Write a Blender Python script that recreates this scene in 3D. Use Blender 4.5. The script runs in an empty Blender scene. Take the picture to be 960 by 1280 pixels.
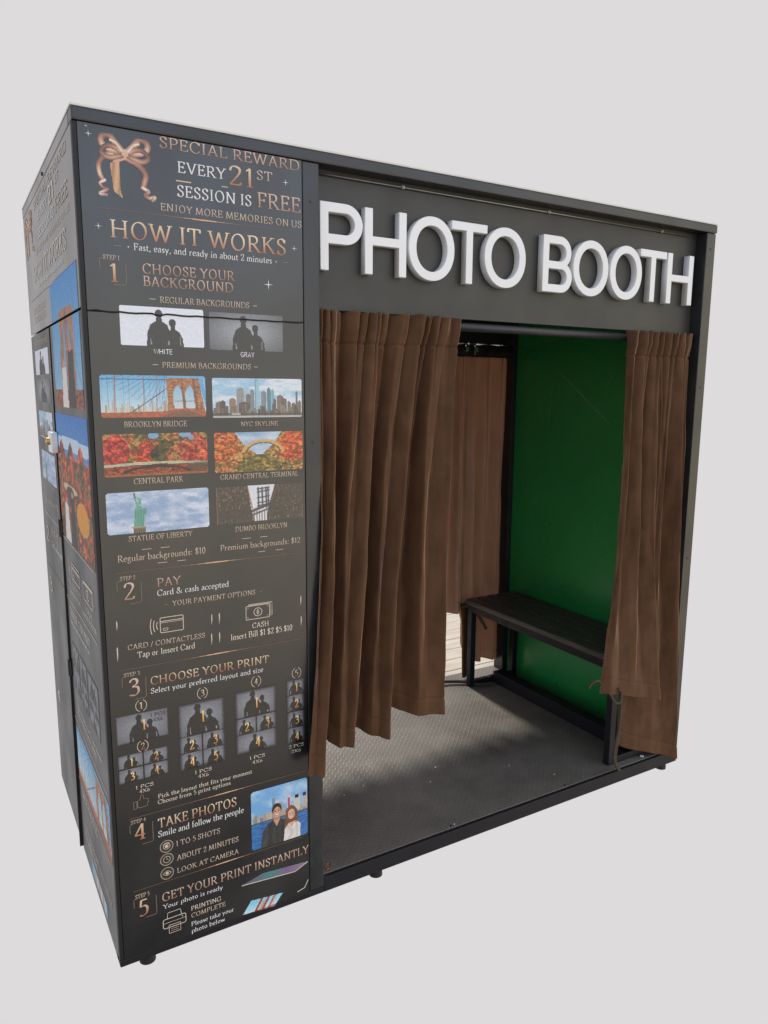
import bpy, bmesh, math, random
import numpy as np
from mathutils import Vector, Matrix

random.seed(7)
rng = np.random.default_rng(11)
SC = bpy.context.scene
COL = SC.collection
R = math.radians

# ------------------------------------------------------------------ camera
cam_d = bpy.data.cameras.new("camera")
cam = bpy.data.objects.new("camera", cam_d)
COL.objects.link(cam)
SC.camera = cam
cam_d.sensor_fit = 'HORIZONTAL'
cam_d.sensor_width = 36.0
cam_d.lens = 36.0 * 920.93 / 960.0
cam_d.clip_start = 0.02
cam_d.clip_end = 500
YAW, PITCH, ROLL = 0.5352, -0.1636, 0.0068
fw = Vector((math.sin(YAW) * math.cos(PITCH), math.cos(YAW) * math.cos(PITCH), math.sin(PITCH)))
rt = Vector((math.cos(YAW), -math.sin(YAW), 0))
up = rt.cross(fw)
r2 = rt * math.cos(ROLL) + up * math.sin(ROLL)
u2 = -rt * math.sin(ROLL) + up * math.cos(ROLL)
cam.matrix_world = Matrix((
    (r2.x, u2.x, -fw.x, -0.2856), (r2.y, u2.y, -fw.y, -1.8214),
    (r2.z, u2.z, -fw.z, 1.5011), (0, 0, 0, 1)))

# ------------------------------------------------------------------ world
# plain light grey surroundings on the far side; behind the viewer a sky, a warm street and dark ground
SUN_DIR = Vector((0.05, 0.86, 0.50)).normalized()      # low hazy sun behind the booth
world = bpy.data.worlds.new("World")
SC.world = world
world.use_nodes = True
wn = world.node_tree.nodes
wl = world.node_tree.links
wn.clear()
w_out = wn.new("ShaderNodeOutputWorld")
w_bg = wn.new("ShaderNodeBackground")
w_tc = wn.new("ShaderNodeTexCoord")
w_sep = wn.new("ShaderNodeSeparateXYZ")
wl.new(w_tc.outputs["Generated"], w_sep.inputs[0])
w_dot = wn.new("ShaderNodeVectorMath"); w_dot.operation = 'DOT_PRODUCT'
w_dot.inputs[1].default_value = (0.51, 0.86, 0.0)
wl.new(w_tc.outputs["Generated"], w_dot.inputs[0])
w_map = wn.new("ShaderNodeMapRange"); w_map.interpolation_type = 'SMOOTHSTEP'
w_map.inputs[1].default_value = -0.12
w_map.inputs[2].default_value = 0.20
wl.new(w_dot.outputs["Value"], w_map.inputs[0])
w_z = wn.new("ShaderNodeMapRange")
w_z.inputs[1].default_value = -1.0
w_z.inputs[2].default_value = 1.0
wl.new(w_sep.outputs["Z"], w_z.inputs[0])
w_ramp = wn.new("ShaderNodeValToRGB")
cr = w_ramp.color_ramp
STOPS = [(0.0, (0.03, 0.031, 0.038)), (0.18, (0.04, 0.042, 0.056)), (0.22, (0.08, 0.078, 0.082)), (0.28, (0.36, 0.315, 0.27)), (0.335, (0.74, 0.63, 0.50)), (0.39, (0.96, 0.83, 0.66)),
         (0.50, (1.0, 0.91, 0.75)), (0.56, (0.99, 0.97, 0.90)), (0.62, (0.92, 1.08, 1.36)), (0.72, (1.0, 1.08, 1.25)), (1.0, (1.05, 1.12, 1.25))]
cr.elements[0].position = STOPS[0][0]; cr.elements[0].color = (*STOPS[0][1], 1)
cr.elements[1].position = 1.0; cr.elements[1].color = (*STOPS[-1][1], 1)
for p, c in STOPS[1:-1]:
    e = cr.elements.new(p); e.color = (*c, 1)
wl.new(w_z.outputs[0], w_ramp.inputs[0])
w_sky = wn.new("ShaderNodeTexSky"); w_sky.sky_type = 'NISHITA'; w_sky.sun_disc = False
w_sky.sun_elevation = math.asin(SUN_DIR.z)
w_sky.sun_rotation = math.atan2(SUN_DIR.x, SUN_DIR.y)
w_skys = wn.new("ShaderNodeVectorMath"); w_skys.operation = 'SCALE'
w_skys.inputs["Scale"].default_value = 0.06
wl.new(w_sky.outputs[0], w_skys.inputs[0])
w_up = wn.new("ShaderNodeMapRange"); w_up.interpolation_type = 'SMOOTHSTEP'
w_up.inputs[1].default_value = 0.20; w_up.inputs[2].default_value = 0.55
w_up.inputs[4].default_value = 0.5
wl.new(w_sep.outputs["Z"], w_up.inputs[0])
w_mixs = wn.new("ShaderNodeMix"); w_mixs.data_type = 'RGBA'
wl.new(w_up.outputs[0], w_mixs.inputs["Factor"])
wl.new(w_ramp.outputs[0], w_mixs.inputs[6])
wl.new(w_skys.outputs[0], w_mixs.inputs[7])
w_gain = wn.new("ShaderNodeVectorMath"); w_gain.operation = 'SCALE'
w_gain.inputs["Scale"].default_value = 1.75
wl.new(w_mixs.outputs[2], w_gain.inputs[0])
w_mix = wn.new("ShaderNodeMix"); w_mix.data_type = 'RGBA'
wl.new(w_map.outputs[0], w_mix.inputs["Factor"])
# warmer, olive surroundings towards the right, cooler straight ahead of the booth
w_x = wn.new("ShaderNodeMapRange"); w_x.interpolation_type = 'SMOOTHSTEP'
w_x.inputs[1].default_value = 0.35; w_x.inputs[2].default_value = 0.85
wl.new(w_sep.outputs["X"], w_x.inputs[0])
w_tint = wn.new("ShaderNodeMix"); w_tint.data_type = 'RGBA'
w_tint.inputs[6].default_value = (0.98, 1.0, 1.04, 1); w_tint.inputs[7].default_value = (1.0, 0.90, 0.62, 1)
wl.new(w_x.outputs[0], w_tint.inputs["Factor"])
w_mul = wn.new("ShaderNodeVectorMath"); w_mul.operation = 'MULTIPLY'
wl.new(w_gain.outputs[0], w_mul.inputs[0]); wl.new(w_tint.outputs[2], w_mul.inputs[1])
# the street is open to the right and shaded to the left
w_lr = wn.new("ShaderNodeMapRange"); w_lr.interpolation_type = 'SMOOTHSTEP'
w_lr.inputs[1].default_value = -0.75; w_lr.inputs[2].default_value = 0.45
w_lr.inputs[3].default_value = 0.62; w_lr.inputs[4].default_value = 1.08
wl.new(w_sep.outputs["X"], w_lr.inputs[0])
w_lrm = wn.new("ShaderNodeVectorMath"); w_lrm.operation = 'SCALE'
wl.new(w_mul.outputs[0], w_lrm.inputs[0]); wl.new(w_lr.outputs[0], w_lrm.inputs["Scale"])
wl.new(w_lrm.outputs[0], w_mix.inputs[6])
w_mix.inputs[7].default_value = (0.727, 0.708, 0.716, 1)
wl.new(w_mix.outputs[2], w_bg.inputs[0])
w_bg.inputs[1].default_value = 1.0
wl.new(w_bg.outputs[0], w_out.inputs[0])

sun_d = bpy.data.lights.new("sun", 'SUN')
sun_d.energy = 4.6
sun_d.angle = R(7.0)
sun_d.color = (1.0, 0.95, 0.87)
sun = bpy.data.objects.new("sun", sun_d)
COL.objects.link(sun)
sun.rotation_euler = SUN_DIR.to_track_quat('Z', 'Y').to_euler()

SC.view_settings.view_transform = 'Standard'
SC.view_settings.look = 'None'
SC.view_settings.exposure = 0.0
SC.view_settings.gamma = 1.0
SC.render.engine = 'CYCLES'
SC.cycles.use_denoising = True
SC.cycles.max_bounces = 8
SC.render.filter_size = 1.15

# ------------------------------------------------------------------ helpers
def lin(c):
    c = np.asarray(c, dtype=float) / 255.0
    return np.where(c <= 0.04045, c / 12.92, ((c + 0.055) / 1.055) ** 2.4)

def L4(r, g, b):
    return (*[float(v) for v in lin((r, g, b))], 1.0)

def material(name, color=(0.5, 0.5, 0.5), rough=0.5, metal=0.0, spec=0.5, noise=None, bump=None, rnoise=None,
             sheen=None, transl=0.0, attr=None, stretch=(1, 1, 1)):
    """procedural principled material. noise=(scale, amount): colour mottling; bump=(scale, strength, dist);
    rnoise=(scale, amount): roughness variation."""
    m = bpy.data.materials.new(name)
    m.use_nodes = True
    nt = m.node_tree; N = nt.nodes; K = nt.links
    b = N["Principled BSDF"]
    b.inputs["Base Color"].default_value = (*color[:3], 1)
    b.inputs["Roughness"].default_value = rough
    b.inputs["Metallic"].default_value = metal
    b.inputs["Specular IOR Level"].default_value = spec
    tc = N.new("ShaderNodeTexCoord")
    mp = N.new("ShaderNodeMapping"); mp.inputs["Scale"].default_value = stretch
    K.new(tc.outputs["Object"], mp.inputs[0])
    colsock = None
    if attr:
        a = N.new("ShaderNodeVertexColor"); a.layer_name = attr
        colsock = a.outputs[0]
    if noise:
        n = N.new("ShaderNodeTexNoise"); n.inputs["Scale"].default_value = noise[0]; n.inputs["Detail"].default_value = 6
        K.new(mp.outputs[0], n.inputs[0])
        mr = N.new("ShaderNodeMapRange")
        mr.inputs[1].default_value = 0.3; mr.inputs[2].default_value = 0.7
        mr.inputs[3].default_value = 1 - noise[1]; mr.inputs[4].default_value = 1 + noise[1]
        K.new(n.outputs[0], mr.inputs[0])
        sc = N.new("ShaderNodeVectorMath"); sc.operation = 'SCALE'
        if colsock is not None: K.new(colsock, sc.inputs[0])
        else: sc.inputs[0].default_value = color[:3]
        K.new(mr.outputs[0], sc.inputs["Scale"])
        colsock = sc.outputs[0]
    if colsock is not None: K.new(colsock, b.inputs["Base Color"])
    if rnoise:
        n = N.new("ShaderNodeTexNoise"); n.inputs["Scale"].default_value = rnoise[0]; n.inputs["Detail"].default_value = 5
        K.new(mp.outputs[0], n.inputs[0])
        mr = N.new("ShaderNodeMapRange")
        mr.inputs[1].default_value = 0.3; mr.inputs[2].default_value = 0.7
        mr.inputs[3].default_value = max(0.02, rough - rnoise[1]); mr.inputs[4].default_value = rough + rnoise[1]
        K.new(n.outputs[0], mr.inputs[0]); K.new(mr.outputs[0], b.inputs["Roughness"])
    if bump:
        n = N.new("ShaderNodeTexNoise"); n.inputs["Scale"].default_value = bump[0]; n.inputs["Detail"].default_value = 5
        K.new(mp.outputs[0], n.inputs[0])
        bp = N.new("ShaderNodeBump"); bp.inputs["Strength"].default_value = bump[1]; bp.inputs["Distance"].default_value = bump[2]
        K.new(n.outputs[0], bp.inputs["Height"]); K.new(bp.outputs[0], b.inputs["Normal"])
    if sheen:
        b.inputs["Sheen Weight"].default_value = sheen[0]
        b.inputs["Sheen Roughness"].default_value = sheen[1]
        b.inputs["Sheen Tint"].default_value = (*sheen[2], 1)
    if transl > 0:
        t = N.new("ShaderNodeBsdfTranslucent")
        if colsock is not None: K.new(colsock, t.inputs[0])
        else: t.inputs[0].default_value = (*color[:3], 1)
        mx = N.new("ShaderNodeMixShader"); mx.inputs[0].default_value = transl
        K.new(b.outputs[0], mx.inputs[1]); K.new(t.outputs[0], mx.inputs[2])
        K.new(mx.outputs[0], N["Material Output"].inputs[0])
    return m

def mesh_obj(name, me, mat, parent=None, label=None):
    o = bpy.data.objects.new(name, me)
    COL.objects.link(o)
    if mat is not None and not me.materials: me.materials.append(mat)
    if parent is not None: o.parent = parent
    if label: o["label"] = label
    return o

def from_bm(name, bm, mat, parent=None, smooth=False, label=None):
    me = bpy.data.meshes.new(name)
    bmesh.ops.recalc_face_normals(bm, faces=bm.faces)
    bm.to_mesh(me); bm.free()
    if smooth:
        for p in me.polygons: p.use_smooth = True
    return mesh_obj(name, me, mat, parent, label)

def add_box(bm, a, b, bevel=0.0):
    t = bmesh.new()
    bmesh.ops.create_cube(t, size=1.0)
    c = [(a[i] + b[i]) / 2 for i in range(3)]; s = [abs(b[i] - a[i]) for i in range(3)]
    for v in t.verts: v.co = Vector((c[0] + v.co.x * s[0], c[1] + v.co.y * s[1], c[2] + v.co.z * s[2]))
    if bevel > 0:
        bmesh.ops.bevel(t, geom=t.edges[:], offset=min(bevel, min(s) * 0.45), segments=2, affect='EDGES', profile=0.6)
    me = bpy.data.meshes.new("tmp"); t.to_mesh(me); t.free()
    bm.from_mesh(me); bpy.data.meshes.remove(me)

def box(name, a, b, mat, parent=None, bevel=0.002, label=None):
    bm = bmesh.new(); add_box(bm, a, b, bevel)
    return from_bm(name, bm, mat, parent, label=label)

def add_tube(bm, pts, rad, seg=12, caps=True):
    """round tube along a polyline; rad may be a list"""
    pts = [Vector(p) for p in pts]
    rads = rad if isinstance(rad, (list, tuple)) else [rad] * len(pts)
    rings = []
    prev = None
    for i, p in enumerate(pts):
        d = (pts[min(i + 1, len(pts) - 1)] - pts[max(i - 1, 0)]).normalized()
        ref = Vector((0, 0, 1)) if abs(d.z) < 0.9 else Vector((1, 0, 0))
        a = d.cross(ref).normalized() if prev is None else (prev - d * prev.dot(d)).normalized()
        prev = a
        c = d.cross(a)
        rings.append([bm.verts.new(p + (a * math.cos(2 * math.pi * k / seg) + c * math.sin(2 * math.pi * k / seg)) * rads[i]) for k in range(seg)])
    for i in range(len(rings) - 1):
        for k in range(seg):
            bm.faces.new((rings[i][k], rings[i][(k + 1) % seg], rings[i + 1][(k + 1) % seg], rings[i + 1][k]))
    if caps:
        bm.faces.new(rings[0][::-1]); bm.faces.new(rings[-1])

def thing(name, label, cat, loc=(0, 0, 0), group=None):
    o = bpy.data.objects.new(name, None)
    COL.objects.link(o)
    o.location = loc
    o.empty_display_size = 0.1
    o["label"] = label; o["category"] = cat
    if group: o["group"] = group
    return o

def catmull(pts, n=7):
    P = [np.array(p, float) for p in pts]
    if len(P) < 3: return P
    out = []
    for i in range(len(P) - 1):
        p0 = P[i - 1] if i > 0 else 2 * P[0] - P[1]
        p3 = P[i + 2] if i + 2 < len(P) else 2 * P[-1] - P[-2]
        p1, p2 = P[i], P[i + 1]
        for t in np.linspace(0, 1, n, endpoint=False):
            out.append(0.5 * ((2 * p1) + (-p0 + p2) * t + (2 * p0 - 5 * p1 + 4 * p2 - p3) * t * t + (-p0 + 3 * p1 - 3 * p2 + p3) * t ** 3))
    out.append(P[-1])
    return out

# ------------------------------------------------------------------ materials
M_PANEL = material("black_gloss_laminate", (0.0135, 0.0132, 0.0130), 0.27, spec=0.76, noise=(5, 0.14), rnoise=(4, 0.11), bump=(3.0, 0.06, 0.02))
M_SIDE = material("black_gloss_side_laminate", (0.015, 0.015, 0.0135), 0.22, spec=0.5, noise=(4, 0.12), rnoise=(5, 0.04), bump=(1.2, 0.03, 0.02))
M_SIDE_LOW = material("black_satin_side_laminate", (0.013, 0.013, 0.013), 0.38, spec=0.4, noise=(4, 0.14), rnoise=(5, 0.06), bump=(1.2, 0.03, 0.02))
M_FRAME = material("dark_powder_coat", (0.017, 0.018, 0.021), 0.36, spec=0.58, noise=(14, 0.22), rnoise=(7, 0.10), bump=(260, 0.12, 0.001))
M_SIGN = material("charcoal_sign_board", (0.031, 0.030, 0.027), 0.48, spec=0.5, noise=(3, 0.06), rnoise=(8, 0.06), bump=(180, 0.05, 0.001))
M_DARK = material("black_inner_lining", (0.012, 0.012, 0.014), 0.55, noise=(12, 0.15))
M_SEAM = material("black_rubber_seam", (0.004, 0.004, 0.005), 0.6)
M_LETTER = material("white_acrylic", (0.76, 0.76, 0.77), 0.36, spec=0.5, noise=(14, 0.02))
M_GREEN = material("green_screen_paint", (0.020, 0.270, 0.066), 0.32, spec=0.5, noise=(1.4, 0.20), rnoise=(6, 0.10), bump=(5, 0.05, 0.01))
M_ROOF = material("pale_roof_sheet", (0.62, 0.61, 0.56), 0.5, noise=(9, 0.1))
M_ALU = material("brushed_aluminium", (0.30, 0.30, 0.29), 0.38, metal=0.9, noise=(60, 0.1))
M_ROD = material("painted_steel_rod", (0.030, 0.030, 0.034), 0.38, spec=0.4, noise=(25, 0.12), rnoise=(30, 0.08))
M_BENCH = material("dark_stained_slats", (0.060, 0.050, 0.045), 0.48, noise=(10, 0.35), bump=(24, 0.25, 0.003), stretch=(9, 1, 9))
M_INK_SIDE = material("printed_side_ink", (0.8, 0.8, 0.8), 0.52, spec=0.4, attr="Col")
M_INK = material("printed_ink", (0.8, 0.8, 0.8), 0.40, spec=0.4, attr="Col")
M_PRINT = material("printed_picture_ink", (0.8, 0.8, 0.8), 0.30, spec=0.6, attr="Col")
M_DECKS = material("weathered_decking", (0.46, 0.41, 0.34), 0.75, noise=(5, 0.16), bump=(30, 0.3, 0.003), stretch=(1, 8, 1))
M_PAPER = material("pale_litter", (0.7, 0.68, 0.62), 0.8)
M_LEAF = material("dry_leaf", (0.22, 0.13, 0.07), 0.8, noise=(90, 0.3))
M_CHROME = material("worn_chrome", (0.75, 0.75, 0.74), 0.22, metal=1.0, noise=(30, 0.1))
M_CORD = material("brown_velvet_cord", (0.060, 0.040, 0.025), 0.9, noise=(60, 0.25))

def velvet(name, base, transl, sheen=0.5, var=1.0):
    m = bpy.data.materials.new(name); m.use_nodes = True
    N = m.node_tree.nodes; K = m.node_tree.links
    b = N["Principled BSDF"]
    tc = N.new("ShaderNodeTexCoord")
    def noise(scale, stretch, detail=5, rough=0.6):
        mp = N.new("ShaderNodeMapping"); mp.inputs["Scale"].default_value = stretch
        K.new(tc.outputs["Object"], mp.inputs[0])
        n = N.new("ShaderNodeTexNoise"); n.inputs["Scale"].default_value = scale
        n.inputs["Detail"].default_value = detail; n.inputs["Roughness"].default_value = rough
        K.new(mp.outputs[0], n.inputs[0]); return n.outputs[0]
    crush = noise(26, (1, 1, 0.45), 8, 0.60)          # crushed pile patches
    nap = noise(38, (1, 1, 0.05), 4)                 # streaks of nap running down
    crease = noise(14, (0.5, 0.5, 1.5), 6, 0.7)      # soft creases
    def remap(s, lo, hi, a=0.32, c=0.68):
        mr = N.new("ShaderNodeMapRange")
        mr.inputs[1].default_value = a; mr.inputs[2].default_value = c
        mr.inputs[3].default_value = lo; mr.inputs[4].default_value = hi
        K.new(s, mr.inputs[0]); return mr.outputs[0]
    def mul(a, c):
        n = N.new("ShaderNodeMath"); n.operation = 'MULTIPLY'
        K.new(a, n.inputs[0]); K.new(c, n.inputs[1]); return n.outputs[0]
    f = mul(mul(remap(crush, 1 - 0.16 * var, 1 + 0.20 * var), remap(nap, 1 - 0.12 * var, 1 + 0.12 * var)), remap(crease, 1 - 0.08 * var, 1 + 0.08 * var))
    sc = N.new("ShaderNodeVectorMath"); sc.operation = 'SCALE'
    sc.inputs[0].default_value = base
    K.new(f, sc.inputs["Scale"]); K.new(sc.outputs[0], b.inputs["Base Color"])
    b.inputs["Roughness"].default_value = 0.85
    b.inputs["Specular IOR Level"].default_value = 0.15
    b.inputs["Sheen Weight"].default_value = sheen
    b.inputs["Sheen Roughness"].default_value = 0.30
    b.inputs["Sheen Tint"].default_value = (0.95, 0.60, 0.38, 1)
    bp = N.new("ShaderNodeBump"); bp.inputs["Strength"].default_value = 0.16; bp.inputs["Distance"].default_value = 0.003
    ad = N.new("ShaderNodeMath"); ad.operation = 'ADD'
    K.new(crush, ad.inputs[0]); K.new(crease, ad.inputs[1])
    K.new(ad.outputs[0], bp.inputs["Height"]); K.new(bp.outputs[0], b.inputs["Normal"])
    if transl > 0:
        t = N.new("ShaderNodeBsdfTranslucent"); K.new(sc.outputs[0], t.inputs[0])
        mx = N.new("ShaderNodeMixShader"); mx.inputs[0].default_value = transl
        K.new(b.outputs[0], mx.inputs[1]); K.new(t.outputs[0], mx.inputs[2])
        K.new(mx.outputs[0], N["Material Output"].inputs[0])
    return m

M_VELVET = velvet("brown_velvet", (0.094, 0.046, 0.0240), 0.0, 1.0)
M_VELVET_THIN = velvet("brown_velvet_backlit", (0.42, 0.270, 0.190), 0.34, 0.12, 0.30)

def rubber_floor():
    m = bpy.data.materials.new("embossed_rubber_floor"); m.use_nodes = True
    N = m.node_tree.nodes; K = m.node_tree.links
    b = N["Principled BSDF"]
    tc = N.new("ShaderNodeTexCoord")
    mp = N.new("ShaderNodeMapping"); mp.inputs["Rotation"].default_value = (0, 0, R(45)); mp.inputs["Scale"].default_value = (1, 1, 1)
    K.new(tc.outputs["Object"], mp.inputs[0])
    sep = N.new("ShaderNodeSeparateXYZ"); K.new(mp.outputs[0], sep.inputs[0])
    def mth(op, a, c=None, v=None):
        n = N.new("ShaderNodeMath"); n.operation = op
        if hasattr(a, 'links'): K.new(a, n.inputs[0])
        else: n.inputs[0].default_value = a
        if c is not None: K.new(c, n.inputs[1])
        if v is not None: n.inputs[1].default_value = v
        return n.outputs[0]
    # tread bars: two sets of short lozenges at right angles in a checker
    S = 1 / 0.0175
    ux = mth('MULTIPLY', sep.outputs[0], v=S); uy = mth('MULTIPLY', sep.outputs[1], v=S)
    fx = mth('SUBTRACT', mth('FRACT', ux), v=0.5); fy = mth('SUBTRACT', mth('FRACT', uy), v=0.5)
    par = mth('MODULO', mth('ABSOLUTE', mth('ADD', mth('FLOOR', ux), mth('FLOOR', uy))), v=2.0)
    ax = mth('ABSOLUTE', fx); ay = mth('ABSOLUTE', fy)
    def lozenge(a, c):
        e = mth('ADD', mth('POWER', mth('MULTIPLY', a, v=2.15), v=2.0), mth('POWER', mth('MULTIPLY', c, v=6.0), v=2.0))
        mr = N.new("ShaderNodeMapRange"); mr.interpolation_type = 'SMOOTHSTEP'
        mr.inputs[1].default_value = 0.4; mr.inputs[2].default_value = 1.3
        mr.inputs[3].default_value = 1.0; mr.inputs[4].default_value = 0.0
        K.new(e, mr.inputs[0]); return mr.outputs[0]
    A = lozenge(ax, ay); B = lozenge(ay, ax)
    mixf = N.new("ShaderNodeMix"); mixf.data_type = 'FLOAT'
    K.new(par, mixf.inputs[0]); K.new(A, mixf.inputs[2]); K.new(B, mixf.inputs[3])
    h = mixf.outputs[0]
    bp = N.new("ShaderNodeBump"); bp.inputs["Strength"].default_value = 0.38; bp.inputs["Distance"].default_value = 0.0014
    K.new(h, bp.inputs["Height"]); K.new(bp.outputs[0], b.inputs["Normal"])
    n = N.new("ShaderNodeTexNoise"); n.inputs["Scale"].default_value = 3.0; n.inputs["Detail"].default_value = 9; n.inputs["Roughness"].default_value = 0.65
    K.new(tc.outputs["Object"], n.inputs[0])
    rampd = N.new("ShaderNodeValToRGB")
    rampd.color_ramp.elements[0].position = 0.32; rampd.color_ramp.elements[0].color = (0.108, 0.095, 0.081, 1)
    rampd.color_ramp.elements[1].position = 0.70; rampd.color_ramp.elements[1].color = (0.215, 0.190, 0.162, 1)
    K.new(n.outputs[0], rampd.inputs[0])
    dk = N.new("ShaderNodeMapRange"); dk.inputs[3].default_value = 0.93; dk.inputs[4].default_value = 1.07
    K.new(h, dk.inputs[0])
    sc = N.new("ShaderNodeVectorMath"); sc.operation = 'SCALE'
    K.new(rampd.outputs[0], sc.inputs[0]); K.new(dk.outputs[0], sc.inputs["Scale"])
    K.new(sc.outputs[0], b.inputs["Base Color"])
    n2 = N.new("ShaderNodeTexNoise"); n2.inputs["Scale"].default_value = 7.0; n2.inputs["Detail"].default_value = 8; n2.inputs["Roughness"].default_value = 0.7
    K.new(tc.outputs["Object"], n2.inputs[0])
    mr2 = N.new("ShaderNodeMapRange"); mr2.inputs[1].default_value = 0.35; mr2.inputs[2].default_value = 0.65
    mr2.inputs[3].default_value = 0.40; mr2.inputs[4].default_value = 0.66
    K.new(n2.outputs[0], mr2.inputs[0]); K.new(mr2.outputs[0], b.inputs["Roughness"])
    b.inputs["Specular IOR Level"].default_value = 0.4
    b.inputs["Metallic"].default_value = 0.12
    return m
M_FLOOR = rubber_floor()

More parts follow.
